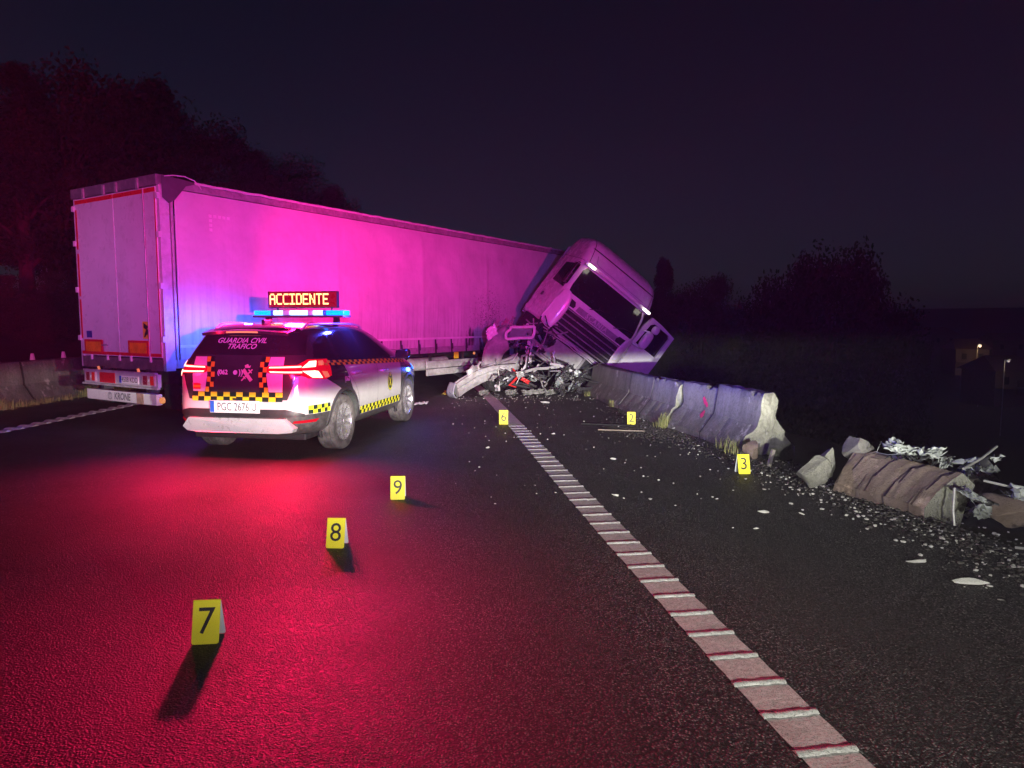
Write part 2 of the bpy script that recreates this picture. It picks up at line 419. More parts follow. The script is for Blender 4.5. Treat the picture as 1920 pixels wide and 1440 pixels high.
def barrier(p0, p1, hgt, label, group, lean=0., broken0=0., broken1=0., seed=1, scars=0., side=1, grooves=0):
    p0, p1 = Vector((*p0, 0)), Vector((*p1, 0)); d = (p1 - p0); L = d.length; d.normalize(); nrm = Vector((d.y, -d.x, 0))*side
    root = thing('concrete_barrier', label, 'barrier', p0, 0, group)
    K = len(PROFILE); ns = max(6, int(L/.09)); m = MB(); k = hgt/.75
    fine = []
    for i in range(K):                      # densify the profile
        a, b = PROFILE[i], PROFILE[(i+1) % K]; n = max(1, int(math.dist(a, b)/.07))
        for j in range(n): fine.append((a[0] + (b[0]-a[0])*j/n, a[1] + (b[1]-a[1])*j/n))
    K = len(fine)
    rings = []
    for i in range(ns+1):
        t = i/ns; ring = []
        for q, (u, z) in enumerate(fine):
            s = t*L
            if broken0: s += broken0*max(0, 1-t*3)*(noise.noise(Vector((u*7, z*6, seed)))*1.0 + .45)
            if broken1: s -= broken1*max(0, 1-(1-t)*3)*(noise.noise(Vector((u*7, z*6, seed+5)))*1.0 + .45)
            ww = noise.noise(Vector((s*2.3, u*4, z*4 + seed)))*.003
            if z > .5: ww += -abs(noise.noise(Vector((s*5, seed, 2))))*scars*.014*(z-.5)*4
            zz = z*k - (max(0, abs(noise.noise(Vector((s*5.3, seed*2, u*6)))) - .22)*.32*scars if z > .7 else 0)
            if .085 < z < .38 and u < .25 and grooves:
                if (s*grooves + .3*noise.noise(Vector((s, z, seed)))) % 1 < .13: ww += .016
            u2 = u + ww + lean*max(0, z)
            p = d*s + nrm*u2 + Vector((0, 0, zz)); ring.append(p)
        rings.append(ring)
    m.v = [p for r in rings for p in r]
    m.f = [(i*K+j, i*K+(j+1) % K, (i+1)*K+(j+1) % K, (i+1)*K+j) for i in range(ns) for j in range(K)]
    m.build('concrete_body', CONC, root, True, 14)
    for which, r, br in ((0, rings[0], broken0), (1, rings[-1], broken1)):
        c = MB(); cen = sum(r, Vector())/K; sg = -1 if which == 0 else 1
        R2 = [[cen + (p - cen)*f + d*sg*(br*.22*(1-f) + br*.45*noise.noise((cen + (p-cen)*f)*10 + Vector((0, 0, seed)))*min(1, (1-f)*4)) for p in r] for f in (1, .88, .76, .64, .52, .4, .28, .16, .04)]
        c.v = [p for q in R2 for p in q]
        c.f = [(i*K+j, i*K+(j+1) % K, (i+1)*K+(j+1) % K, (i+1)*K+j) for i in range(8) for j in range(K)] + [tuple(8*K+j for j in range(K))]
        c.build('broken_end' if br else 'end_face', FRESH if br else CONC, root, True, 50)
    if not broken0:                          # dark slab standing in for the shade of the joint gap
        r = rings[0]; cen = sum(r, Vector())/K; j = MB(); a_ = [cen + (p - cen)*1.006 - d*.012 for p in r]; b_ = [cen + (p - cen)*1.006 + d*.010 for p in r]
        j.v = a_ + b_; j.f = [(q, (q+1) % K, K + (q+1) % K, K + q) for q in range(K)] + [tuple(range(K)), tuple(range(K, 2*K))]; j.build('joint_shade_slab', JOINT, root)
    return root, rings, d, nrm
RB = [(1.70, 16.75), (2.08, 13.55), (2.26, 12.3), (2.47, 11.2), (2.74, 10.10), (2.93, 8.75)]
def lerp2(a, b, t): return (a[0] + (b[0]-a[0])*t, a[1] + (b[1]-a[1])*t)
rlab = ['smooth concrete barrier segment next to the wrecked cab, beneath its open door', 'short brown-grey concrete barrier segment, second from the cab, behind yellow marker 2',
        'scraped concrete barrier segment with chipped top, left of the cracked gap', 'shattered concrete barrier segment right of the cracked gap, with pink paint marks',
        'last standing concrete barrier segment with broken pale end, above yellow marker 3']
RBARS = []
for i in range(5):
    a, b = RB[i], RB[i+1]
    RBARS.append(barrier(lerp2(a, b, .004), lerp2(a, b, .994), (.70, .71, .72, .74, .79)[i], rlab[i], None, lean=(0, 0, .01, .05, .02)[i],
            broken0=(0, 0, 0, .14, 0)[i], broken1=(0, 0, .10, 0, .17)[i], seed=i*3+2, scars=(.1, .3, .8, 1.0, .6)[i], side=-1, grooves=(0, 2.5, 4, 3, 4.5)[i]))
PINKP = simple('marking_spray', (.42, .02, .09), .6)
rr = RBARS[3]; dd, nn = rr[2], rr[3]
for (s, z, r) in ((.84, .50, .05), (.90, .47, .045), (.79, .54, .035), (.86, .34, .04), (.89, .30, .035), (.84, .31, .03)):
    u = (.20 + (z-.345)/.39*.065 if z > .345 else .012 + (z-.10)/.245*.188) + .05*z
    c = dd*s + nn*(u - .012); vs = []
    for j in range(9):
        q = 2*math.pi*j/9; rj = r*(.7 + .5*random.random()); vs.append(c + dd*rj*math.cos(q) + Vector((0, 0, z + rj*math.sin(q))) + nn*(rj*math.sin(q)*(.17 if z > .4 else .67)))
    MB().add(vs, [tuple(range(9))]).build('paint_mark', PINKP, rr[0])
# left-hand barrier
REFL = simple('reflector_white', (.7, .68, .7), .3, var=.1)
llab = 'concrete median barrier segment at the left, %s'
lwh = ['nearest the picture border', 'second from the picture border, grass at its foot', 'third from the picture border', 'just left of the trailer bumper', 'half hidden behind the trailer rear', 'behind the trailer underside']
yy = 10.6
for i in range(6):
    a = (xl(yy), yy); b = (xl(yy+1.9), yy+1.9)
    root, rings, d, nrm = barrier(lerp2(a, b, .01), lerp2(a, b, .985), .88, llab % lwh[i], None, seed=i+40, scars=.2, side=-1, grooves=1.6)
    for k, s in enumerate((.45, 1.4)):
        m = MB(); m.prism([(-.045, 0), (.045, 0), (.02, .14), (-.02, .14)], -.02, .02, lambda u, v, t: d*(s + t) + nrm*(.36) + Vector((0, 0, .885 + v)) + Vector((u, 0, 0)))
        m.build('reflector', REFL, root)
    yy += 1.9
# ------------------------------------------------------------------ curtain-side trailer
TL, TW, TH = 13.1, 2.49, 3.92
trailer = thing('semi_trailer', 'white curtain-sided semi-trailer stopped askew across the road behind the patrol car', 'trailer', (-5.35, 10.82, 0), rad(57.85))
def mat_tarp():
    m, nt, b = new_mat('tarpaulin'); co = objco(nt)
    sp = nt.nodes.new('ShaderNodeSeparateXYZ'); nt.links.new(co, sp.inputs[0]); X, Z = sp.outputs[0], sp.outputs[2]
    f = nnoise(nt, 1.1, 6, .6, co); f2 = nnoise(nt, 9, 6, .65, co)
    c = nmix(nt, nramp(nt, f, .3, .7), (.56, .56, .56), (.76, .76, .75)); c = nmix(nt, nramp(nt, f2, .5, .75, 0, .3), c, (.48, .47, .46))
    # road film towards the lower hem, and the oil splash thrown up near the front
    mp = nt.nodes.new('ShaderNodeMapping'); mp.inputs['Scale'].default_value = (14, 14, .7); nt.links.new(co, mp.inputs[0])
    st = nnoise(nt, 1, 5, .65, mp.outputs[0])
    def bell(v, c0, w): 
        q = nmath(nt, 'DIVIDE', nmath(nt, 'SUBTRACT', v, c0), w); return nmath(nt, 'POWER', 2.718, nmath(nt, 'MULTIPLY', nmath(nt, 'MULTIPLY', q, q), -1.0))
    c = nmix(nt, nmath(nt, 'MULTIPLY', nramp(nt, st, .48, .66), nramp(nt, Z, 2.6, 1.1, 0, .5)), c, (.22, .19, .17))
    spots = nnoise(nt, 30, 3, .7, co); region = nmath(nt, 'MULTIPLY', bell(X, 8.9, 1.0), bell(Z, 1.9, .75))
    sp1 = nramp(nt, nmath(nt, 'ADD', spots, nmath(nt, 'MULTIPLY', region, .17)), .70, .76)
    c = nmix(nt, nmath(nt, 'MULTIPLY', sp1, nramp(nt, region, .05, .3)), c, (.05, .04, .035))
    # vertical runs of oil
    mp2 = nt.nodes.new('ShaderNodeMapping'); mp2.inputs['Scale'].default_value = (16, 1, 1.1); nt.links.new(co, mp2.inputs[0])
    runs = nnoise(nt, 1, 4, .7, mp2.outputs[0]); reg2 = nmath(nt, 'MULTIPLY', bell(X, 8.05, .38), bell(Z, 1.25, .42))
    c = nmix(nt, nramp(nt, nmath(nt, 'ADD', runs, nmath(nt, 'MULTIPLY', reg2, .38)), .76, .86, 0, .92), c, (.035, .026, .02))
    nt.links.new(c, b.inputs['Base Color']); b.inputs['Roughness'].default_value = .5; b.inputs['Specular IOR Level'].default_value = .4
    fine = nnoise(nt, 3.2, 5, .5, co)
    nbump(nt, b, nmath(nt, 'ADD', fine, nmath(nt, 'MULTIPLY', st, .25)), .35, .05)
    return m
TARP = mat_tarp()
DOORW = simple('door_white', (.66, .66, .68), .32, var=.08, nscale=2, dirt=((.35, .32, .3), 3.5, .56, .45), coat=.2)
ALU = simple('aluminium', (.55, .55, .56), .42, .25, var=.2, dirt=((.2, .18, .16), 7, .5, .5))
DARKM = simple('dark_steel', (.045, .045, .05), .55, .3, var=.4, dirt=((.12, .10, .08), 8, .5, .7), bump=.2)
GALV = simple('galvanised', (.42, .43, .43), .5, .3, var=.3, dirt=((.22, .2, .17), 9, .48, .6), bump=.15)
RUBBER = simple('rubber', (.022, .022, .023), .72, var=.3, dirt=((.07, .065, .06), 11, .5, .6), bump=.3, bscale=60)
REDR = simple('red_reflective', (.62, .015, .03), .35, var=.15)
ORNG = simple('orange_reflective', (.85, .32, .02), .35, var=.2)
YELR = simple('yellow_reflective', (.82, .68, .03), .4, var=.12)
WHT = simple('white_plastic', (.72, .72, .70), .42, var=.12, dirt=((.4, .38, .35), 6, .55, .5))
BLKP = simple('black_plastic', (.025, .025, .027), .45, var=.3)
TAILR = glow('tail_lens', (.8, .02, .03), .25)
INK = simple('ink', (.02, .02, .022), .5)

def bx(name, lo, hi, mat, parent=None, ch=0., root=None):
    return MB().box(lo, hi, ch=ch).build(name, mat, parent or root)
T = trailer
def curt(u, v):
    x = .24 + (TL - .30)*u; z = 1.10 + (3.735 - 1.10)*v
    e = min(1, min(u, 1-u)*14); h = math.sin(math.pi*v)**.6
    bul = .035*e*h + .012*math.sin(x*math.pi/.61)*e*(1 - v)**2 + .010*math.sin(x*2*math.pi/1.9 + 1)*e*h
    bul += .014*max(0, 1 - abs(((x + .3) % 2.6) - 1.3)/.10)*h*e - .006*max(0, 1 - abs(((z - 1.1) % .66) - .33)/.05)*e
    bul += .012*noise.noise(Vector((x*.9, z*1.4, 2)))*e*h + .012*e*noise.noise(Vector((x*2.5 + z*1.2, z*.8, 9)))*h
    return (x, .015 - bul, z)
curtain = MB().grid(curt, 230, 34).build('side_curtain', TARP, T, True, 180)
m = MB().grid(lambda u, v: (.24 + (TL-.30)*u, .004 - .048*math.sin(math.pi*min(1, min(u, 1-u)*14)/2) + 0*v, 1.285 + .045*v), 60, 2)
# reflective tape follows the hem
m = MB()
for i in range(120):
    u = i/119; p0 = curt(u, .07); p1 = curt(u, .088); m.v += [(p0[0], p0[1] - .004, p0[2]), (p1[0], p1[1] - .004, p1[2])]
m.f = [(2*i, 2*i+1, 2*i+3, 2*i+2) for i in range(119)]
o = m.build('reflective_tape', simple('tape_white', (.85, .85, .85), .35, var=.1), curtain); o['label'] = 'white reflective tape along the hem'
TW_ = simple('tape_white', (.85, .85, .85))       # dashed contour mark in the upper rear corner
for (u_, v_) in [((.62 + i*.085)/TL, .875) for i in range(5)] + [(.62/TL, .875 - i*.028) for i in range(1, 4)]:
    a = curt(u_, v_); bx('contour_mark', (a[0] - .026, a[1] - .012, a[2] - .024), (a[0] + .026, a[1] - .006, a[2] + .024), TW_, curtain)
# lower side rail, buckles and straps
bx('side_rail', (.06, -.005, .965), (TL-.02, .10, 1.095), ALU, T, .008)
bx('side_rail', (.06, TW-.10, .965), (TL-.02, TW+.005, 1.095), ALU, T, .008)
STRAP = simple('strap_webbing', (.06, .06, .065), .7)
bk = MB().box((-.022, -.012, -.30), (.022, 0, .02)).box((-.035, -.03, -.22), (.035, -.010, -.13), ch=.006).box((-.012, -.045, -.20), (.012, -.028, -.08))
b0 = bk.build('buckle_strap', STRAP, T); bd = b0.data; bpy.data.objects.remove(b0)
for i in range(21):
    x = .52 + i*.61
    if x > TL - .1: break
    o = bpy.data.objects.new('buckle_strap', bd); COL.objects.link(o); o.parent = T; o.location = (x, -.035, 1.265)
    o.rotation_euler = (rad(-3), rad(random.uniform(-4, 4)), 0)
# roof: rail, tarpaulin edge and corner flap
bx('top_rail', (.05, -.012, 3.745), (TL, .05, 3.86), GALV, T, .006)
bx('top_rail', (.05, TW-.05, 3.745), (TL, TW+.012, 3.86), GALV, T, .006)
def rf(u, v):
    x = .03 + (TL-.02)*u; y = -.045 + (TW+.09)*v; e = abs(v - .5)*2
    z = 3.90 + .035*math.sin(x*5.3)*.4*(1-e**4) + .016*noise.noise(Vector((x*3.1, y*2, 0))) + .02*(1-e**6)
    if v < .02 or v > .98: z -= .055 + .022*noise.noise(Vector((x*4.4, v*9, 5)))
    return (x, y, z)
MB().grid(rf, 260, 22).build('roof_sheet', TARP, T, True, 70)
MB().tube([(.55 + (TL-.6)*i/150, -.062 + .008*noise.noise(Vector((i*.5, 0, 0))), 3.865 + .016*noise.noise(Vector((i*.37, 4, 0)))) for i in range(151)], .022, 7).build('roof_hem', simple('hem_white', (.72, .72, .72), .5, bump=.4, bscale=25), T, True)
fl = MB(); fp = [(.0, -.055, 3.905), (.0, -.06, 3.58), (.10, -.062, 3.50), (.20, -.066, 3.56), (.40, -.06, 3.80), (.62, -.05, 3.87), (.3, -.055, 3.90)]
fl.add(fp + [(0, .05, 3.91), (.62, .05, 3.9)], [(0, 1, 2, 3), (0, 3, 4, 6), (6, 4, 5), (0, 6, 8, 7), (6, 5, 8)])
o = fl.build('corner_flap', simple('flap_tarp', (.10, .09, .10), .6, bump=.4, bscale=9), T); o['label'] = 'loose dark tarpaulin flap at the rear top corner'
MB().tube([(.05, -.06, 3.90), (.18, -.07, 3.93), (.36, -.09, 3.94), (.52, -.1, 3.90), (.62, -.09, 3.82), (.65, -.08, 3.78)], .009, 6).build('loose_cord', WHT, T, True)
# rear frame and doors
for y0 in (-.012, TW-.062): bx('rear_post', (-.02, y0, .93), (.14, y0+.074, 3.80), simple('post_white', (.6, .6, .62), .4, dirt=((.3, .28, .26), 5, .5, .5)), T, .006)
bx('curtain_pole', (.16, -.018, 1.0), (.20, .02, 3.74), ALU, T, .006)
hb = bx('rear_header', (-.06, -.012, 3.765), (.10, TW+.012, 3.925), simple('header_grey', (.16, .16, .17), .5, dirt=((.3, .28, .26), 6, .5, .5)), T, .01)
for y in (.45, 1.05, 1.42, 2.05):
    bx('header_hinge', (-.085, y, 3.74), (-.055, y+.05, 3.90), GALV, hb)
for (a, b) in ((.062, 1.238), (1.248, TW-.068)):
    d = bx('rear_door', (-.035, a, 1.135), (.02, b, 3.755), DOORW, T, .008)
    for y in ((a + .30,) if a < .5 else ()):
        if True:
            MB().tube([(-.052, y, 1.09), (-.052, y, 3.74)], .012, 8).build('lock_rod', GALV, d, True)
    bx('lock_handle', (-.075, a + .32, 1.30), (-.05, a + .52, 1.325), GALV, d)
S = -.0385
frm = MB()
def strip(name, y0, z0, y1, z1, mat, par, x=S, t=.003): return bx(name, (x - t, y0, z0), (x, y1, z1), mat, par)
strip('red_contour_tape', .066, 3.67, 1.236, 3.735, REDR, T); strip('red_contour_tape', 1.25, 3.67, TW-.07, 3.735, REDR, T)
strip('red_contour_tape', .066, 1.15, 1.236, 1.20, REDR, T); strip('red_contour_tape', 1.25, 1.15, TW-.07, 1.20, REDR, T)
strip('red_contour_tape', .066, 1.21, .088, 3.66, REDR, T)
for z0, z1 in ((1.42, 2.08), (2.13, 2.85), (2.92, 3.58)): strip('red_contour_tape', TW-.12, z0, TW-.072, z1, REDR, T)
for z in (1.38, 2.2, 2.98, 3.56):
    for y in (-.02, TW-.045): bx('door_hinge', (-.058, y, z), (-.0, y + .065, z+.09), DOORW, T, .004)
for (y0, y1) in ((.36, .93), (1.70, 2.27)):
    p = bx('marking_plate', (-.075, y0, 1.165), (-.066, y1, 1.40), REDR, T)
    bx('plate_face', (-.079, y0+.05, 1.20), (-.0755, y1-.05, 1.365), ORNG, p)
k = strip('sticker', 2.08, 1.43, 2.25, 1.545, simple('sticker_blue', (.05, .06, .3), .4), T); 
k['label'] = 'small blue sticker'
w = strip('warning_sticker', .36, 1.43, .55, 1.70, simple('sticker_yellow', (.80, .62, .05), .4), T); w['label'] = 'yellow and black warning sticker'
m = MB()
for pl in ([(.39, 1.62), (.52, 1.68), (.52, 1.60), (.45, 1.57)], [(.40, 1.55), (.44, 1.60), (.50, 1.50), (.52, 1.45), (.48, 1.46)], [(.38, 1.58), (.40, 1.60), (.46, 1.50), (.42, 1.49)]):
    m.prism(pl, -.0435, -.0418, lambda u, v, t: (t, u, v))
m.build('warning_print', INK, w)
# rear underside
bx('rear_crossmember', (-.03, .05, .93), (.16, TW-.05, 1.115), simple('crossmember', (.17, .16, .16), .55, .4, dirt=((.3, .27, .24), 7, .45, .7)), T, .01)
for y in (.35, .9, 1.24, 1.6, 2.1): bx('door_stop', (-.055, y, 1.06), (-.03, y+.03, 1.15), WHT, T)
lb_ = bx('lamp_board', (-.16, .0, .685), (-.10, 2.16, .885), simple('board_grey', (.5, .5, .51), .45, dirt=((.3, .28, .25), 6, .5, .6)), T, .006)
bx('board_rail', (-.20, -.03, .655), (-.14, 2.16, .685), ALU, lb_, .005); bx('board_rail', (-.20, .02, .888), (-.14, 2.12, .91), ALU, lb_, .004)
for (y0, y1) in ((.05, .42), (1.76, 2.10)):
    c = bx('tail_cluster', (-.185, y0, .705), (-.16, y1, .872), simple('cluster_pink', (.5, .38, .42), .3), lb_, .004)
    w3 = (y1-y0)/4
    bx('tail_lens', (-.190, y0+.02, .72), (-.1855, y0+.02+w3, .86), TAILR, c); bx('tail_lens', (-.190, y0 + 2.1*w3, .72), (-.1855, y0+3.3*w3, .86), simple('lens_dark', (.25, .02, .05), .2), c)
    MB().box((-.193, y0+1.45*w3, .77), (-.1865, y0+1.75*w3, .81)).build('bulb', WHT, c)
bx('reflector_panel', (-.168, 1.20, .70), (-.161, 1.66, .868), REDR, lb_)
pl = bx('number_plate', (-.170, .52, .715), (-.161, 1.06, .835), simple('plate_white', (.78, .78, .76), .35, var=.05), lb_)
bx('plate_band', (-.1735, 1.0, .718), (-.1705, 1.055, .832), simple('plate_blue', (.03, .07, .45), .4), pl)
def flat_text(s, size, frame, mat, name, parent, **k):
    vs, fs = text2d(s, size, **k); m = MB(); m.add([frame(u, v) for u, v in vs], fs); return m.build(name, mat, parent)
flat_text('4508 KDD', .115, lambda u, v: (-.1715, .765 - u*.9, .772 + v), INK, 'plate_number', pl)
for y in (.55, 1.72):
    MB().tube([(-.13, y, .89), (-.15, y, .96)], .02, 8).build('marker_lamp', simple('lamp_amber', (.8, .35, .15), .3, emit=(1, .35, .1), estr=.4), lb_, True)
ub = bx('underrun_bar', (-.16, .06, .405), (-.06, 2.10, .575), WHT, T, .008)
m = MB(); m.prism([(.405 + .0, .405), (.60, .405), (.60, .575), (.405, .575)], -.1635, -.161, lambda u, v, t: (t, u, v)); m.build('tape_patch', simple('tan_tape', (.42, .28, .20), .6, var=.4, nscale=14), ub)
flat_text('KRONE', .155, lambda u, v: (-.1625, 1.02 - u*.9, .488 + v), simple('print_grey', (.16, .17, .18), .5), 'lettering', ub, shear=.15, bold=.004)
m = MB()
for j in range(20):
    q0, q1 = 2*math.pi*j/20, 2*math.pi*(j+1)/20
    m.add([(-.1625, 1.38 + r*math.cos(q), .49 + r*math.sin(q)) for q, r in ((q0, .062), (q1, .062), (q1, .050), (q0, .050))], [(0, 1, 2, 3)])
m.add([(-.1625, 1.405, .53), (-.1625, 1.355, .53), (-.1625, 1.36, .515), (-.1625, 1.373, .515), (-.1625, 1.373, .455), (-.1625, 1.387, .455), (-.1625, 1.387, .515), (-.1625, 1.40, .515)], [tuple(range(8))])
m.build('emblem', simple('print_grey', (.16, .17, .18)), ub)
for y in (.4, 1.75): bx('bar_bracket', (-.06, y, .42), (.1, y+.09, .95), DARKM, T)
bx('mud_flap', (.22, .02, .30), (.235, .46, .70), RUBBER, T); bx('mud_flap', (.22, 2.03, .30), (.235, 2.47, .70), RUBBER, T)
MB().lathe([(0, -.02), (.05, -.02), (.05, .02), (0, .02)], 14, Matrix.Translation((-.12, -.03, .49))).build('side_lamp', simple('lamp_orange', (.9, .35, .12), .3, emit=(1, .4, .12), estr=.5), T, True)
# chassis
for y in (.68, TW-.80):
    bx('main_beam', (.2, y, .80), (TL-.3, y+.12, .965), DARKM, T); bx('main_beam', (.2, y+.04, .58), (8.6, y+.08, .80), DARKM, T)
for i in range(11): bx('cross_beam', (.6 + i*1.15, .1, .88), (.66 + i*1.15, TW-.1, .963), DARKM, T)
bx('floor_deck', (.05, .10, 1.0), (TL-.02, TW-.10, 1.08), simple('deck_wood', (.12, .08, .05), .8), T)
bx('front_wall', (TL-.03, 0, .97), (TL+.03, TW, 3.86), WHT, T)
MB().grid(lambda u, v: (.24 + (TL-.3)*u, TW - .01, 1.1 + 2.63*v), 12, 3).build('side_curtain', TARP, T)
def wheel_parts(R_, W_, rim, parent_name, x, y, z, root, tyre_mat, rim_mat, out=1):
    M = Matrix.Translation((x, y, z)) @ Matrix.Rotation(rad(90)*out, 4, 'Z')
    w = W_/2
    pr_ = [(rim, -w*.86), (rim+.02, -w*.98), (R_*.86, -w), (R_*.965, -w*.93), (R_, -w*.75), (R_, -w*.52), (R_-.010, -w*.50), (R_-.010, -w*.44), (R_, -w*.42), (R_, -w*.05), (R_-.010, -w*.03), (R_-.010, w*.03), (R_, w*.05), (R_, w*.42), (R_-.010, w*.44), (R_-.010, w*.5), (R_, w*.52), (R_, w*.75), (R_*.965, w*.93), (R_*.86, w), (rim+.02, w*.98), (rim, w*.86)]
    return pr_, M
for i, s in enumerate((2.62, 3.92, 5.22)):
    for y, o_ in ((.24, -1), (TW-.24, 1)):
        pr_, M = wheel_parts(.50, .37, .29, '', s, y, .50, T, None, None, o_)
        wh = MB().lathe(pr_, 40, M).build('wheel', RUBBER, T, True, 40)
        MB().lathe([(.29, -.15), (.30, .155), (.28, .15), (.24, .06), (.13, .03), (.12, .11), (0, .12), (0, -.1), (.2, -.12)], 28, M).build('rim', GALV, wh, True, 40)
    bx('axle', (s-.06, .3, .44), (s+.06, TW-.3, .56), DARKM, T)
    for y0 in (.03, TW-.45):
        g_ = MB()
        def arc(u, v):
            q = rad(18) + rad(144)*u; return (s + .60*math.cos(q), y0 + .42*v, .53 + .56*math.sin(q)*(.72 if False else 1)*.78)
        g_.grid(arc, 20, 6); n0 = len(g_.v)
        g_.grid(lambda u, v: (s + (.60 - .05*v)*math.cos(rad(18)+rad(144)*u), y0 - .004, .53 + (.56-.05*v)*.78*math.sin(rad(18)+rad(144)*u)), 20, 2)
        g_.build('mudguard', simple('mudguard_grey', (.42, .42, .42), .55, dirt=((.25, .23, .2), 8, .5, .6)), T, True, 60)
# side guard, landing leg and boxes under the deck
sg = bx('side_guard', (6.42, .06, .60), (10.6, .10, .775), GALV, T, .01); bx('side_guard', (6.42, .06, .43), (10.6, .10, .585), GALV, T, .01)
for x in (6.6, 7.9, 9.2, 10.4): bx('guard_post', (x, .11, .42), (x+.06, .16, .97), DARKM, T)
for y in (.35, TW-.55):
    bx('landing_leg', (10.75, y, .22), (10.92, y+.17, .96), GALV, T, .01); bx('leg_foot', (10.68, y-.05, .16), (10.99, y+.22, .20), DARKM, T, .01)
bx('marker_plate', (7.45, .03, .80), (7.62, .05, .955), YELR, T)
bx('tool_box', (8.9, .35, .50), (9.5, .85, .92), DARKM, T, .02)
MB().tube([(8.25, .02, .90), (8.25, -.005, .90)], .035, 10).build('side_lamp', simple('lamp_orange', (.9, .35, .12)), T, True)
MB().tube([(6.1, .30, .70), (7.4, .30, .70)], .15, 18).build('air_tank', GALV, T, True)
# ------------------------------------------------------------------ patrol car
WB = 2.62
car = thing('patrol_car', 'white and dark green patrol car with lit roof sign and blue lights, seen from behind', 'car', (-3.20, 9.455, 0), rad(-9.85))
car.scale = (1.06, 1.02, 1.02)
def mat_livery():
    m, nt, b = new_mat('livery_paint'); co = objco(nt)
    sp = nt.nodes.new('ShaderNodeSeparateXYZ'); nt.links.new(co, sp.inputs[0]); X, Y, Z = sp.outputs
    A = lambda o, a, b=None: nmath(nt, o, a, b)
    ax = A('ABSOLUTE', X)
    def lt(a, b): return A('LESS_THAN', a, b)
    def gt(a, b): return A('GREATER_THAN', a, b)
    def AND(*q):
        r = q[0]
        for s in q[1:]: r = A('MULTIPLY', r, s)
        return r
    def OR(*q):
        r = q[0]
        for s in q[1:]: r = A('MAXIMUM', r, s)
        return r
    rear = lt(Y, -.72)
    edge = A('ADD', .615, A('MULTIPLY', A('SUBTRACT', Z, .735), .36))           # sloping sides of the tailgate panel
    wr = AND(rear, OR(lt(Z, .735), AND(gt(ax, edge), lt(Z, 1.02))))
    # rear quarter: white below a line falling from the lamp to the wheel arch
    ws = AND(gt(Y, -.72), lt(Y, .12), lt(Z, A('SUBTRACT', 1.02, A('MULTIPLY', A('ADD', Y, .62), .42))))
    # doors: front edge curved round the rear arch
    de = A('ADD', .06, A('MULTIPLY', A('POWER', A('ABSOLUTE', A('SUBTRACT', 1.10, Z)), 1.3), .78))
    wd = AND(gt(Y, de), lt(Y, 2.2), lt(Z, 1.125))
    white = OR(wr, ws, wd)
    dark = OR(AND(lt(Y, -.42), lt(Z, .555)), lt(Z, .385))
    n = nnoise(nt, 3, 5, .6, co); n2 = nnoise(nt, 18, 6, .65, co)
    wc = nmix(nt, nramp(nt, n, .3, .7), (.46, .47, .46), (.57, .57, .56))
    gc = nmix(nt, nramp(nt, n, .3, .7), (.040, .050, .044), (.055, .065, .058))
    c = nmix(nt, white, gc, wc); c = nmix(nt, dark, c, (.035, .035, .037))
    film = AND(nramp(nt, Z, .75, .3, 0, .5), nramp(nt, n2, .35, .7))
    c = nmix(nt, film, c, (.22, .20, .18))
    nt.links.new(c, b.inputs['Base Color'])
    nt.links.new(nramp(nt, A('ADD', nmath(nt, 'MULTIPLY', n2, .4), AND(dark, .6)), .1, .9, .12, .62), b.inputs['Roughness'])
    b.inputs['Coat Weight'].default_value = .7; b.inputs['Coat Roughness'].default_value = .05; b.inputs['Specular IOR Level'].default_value = .5
    nbump(nt, b, nnoise(nt, 4, 3, .4, co), .04, .02)
    return m
CARTAB = [(.25, .78, -.66, 3.10, 4), (.29, .85, -.82, 3.26, 5), (.36, .905, -.93, 3.36, 6), (.46, .925, -.965, 3.42, 6), (.555, .935, -.985, 3.44, 6), (.60, .938, -.985, 3.45, 6), (.72, .942, -.965, 3.45, 6),
          (.80, .944, -.955, 3.43, 6), (.90, .944, -.95, 3.36, 6), (.97, .940, -.945, 3.20, 6), (1.02, .932, -.942, 2.98, 6), (1.06, .920, -.938, 2.82, 6), (1.10, .902, -.93, 2.72, 6), (1.15, .875, -.915, 2.60, 6),
          (1.20, .838, -.895, 2.48, 6), (1.28, .795, -.865, 2.32, 6), (1.38, .742, -.82, 2.12, 5.5), (1.46, .70, -.785, 1.96, 5.2), (1.53, .66, -.755, 1.80, 5), (1.575, .622, -.715, 1.68, 4.6), (1.61, .56, -.60, 1.50, 4), (1.635, .47, -.42, 1.30, 3.4), (1.652, .34, -.15, 1.05, 2.8), (1.658, .12, .15, .75, 2.2)]
def loft(tab, nseg, zs, M=None, sy=1):
    mb = MB(); nz = len(zs)
    for z in zs:
        w, y0, y1, n = interp(tab, z); L = (y1-y0)/2; yc = (y0+y1)/2
        for j in range(nseg):
            q = 2*math.pi*(j+.5)/nseg; c, s = math.cos(q), math.sin(q)
            e = 2/n; px = w*math.copysign(abs(c)**e, c); py = yc + L*math.copysign(abs(s)**e, s)
            mb.v.append((px, py, z))
    for i in range(nz-1):
        for j in range(nseg):
            k = (j+1) % nseg; mb.f.append((i*nseg+j, i*nseg+k, (i+1)*nseg+k, (i+1)*nseg+j))
    mb.f += [tuple(range(nseg))[::-1], tuple((nz-1)*nseg+j for j in range(nseg))]
    return mb
def smooth_tab(tab, n):
    z = [t[0] for t in tab]; out = []
    zz = []
    for a, b in zip(z, z[1:]):
        k = max(2, int((b-a)/.018)); zz += [a + (b-a)*i/k for i in range(k)]
    zz.append(z[-1])
    cols = []
    for c in range(1, len(tab[0])):
        v = np.interp(zz, z, [t[c] for t in tab])
        for _ in range(6): v[1:-1] = .25*v[:-2] + .5*v[1:-1] + .25*v[2:]
        cols.append(v)
    return [(zz[i], *[float(c[i]) for c in cols]) for i in range(len(zz))]
ctab = smooth_tab(CARTAB, 0)
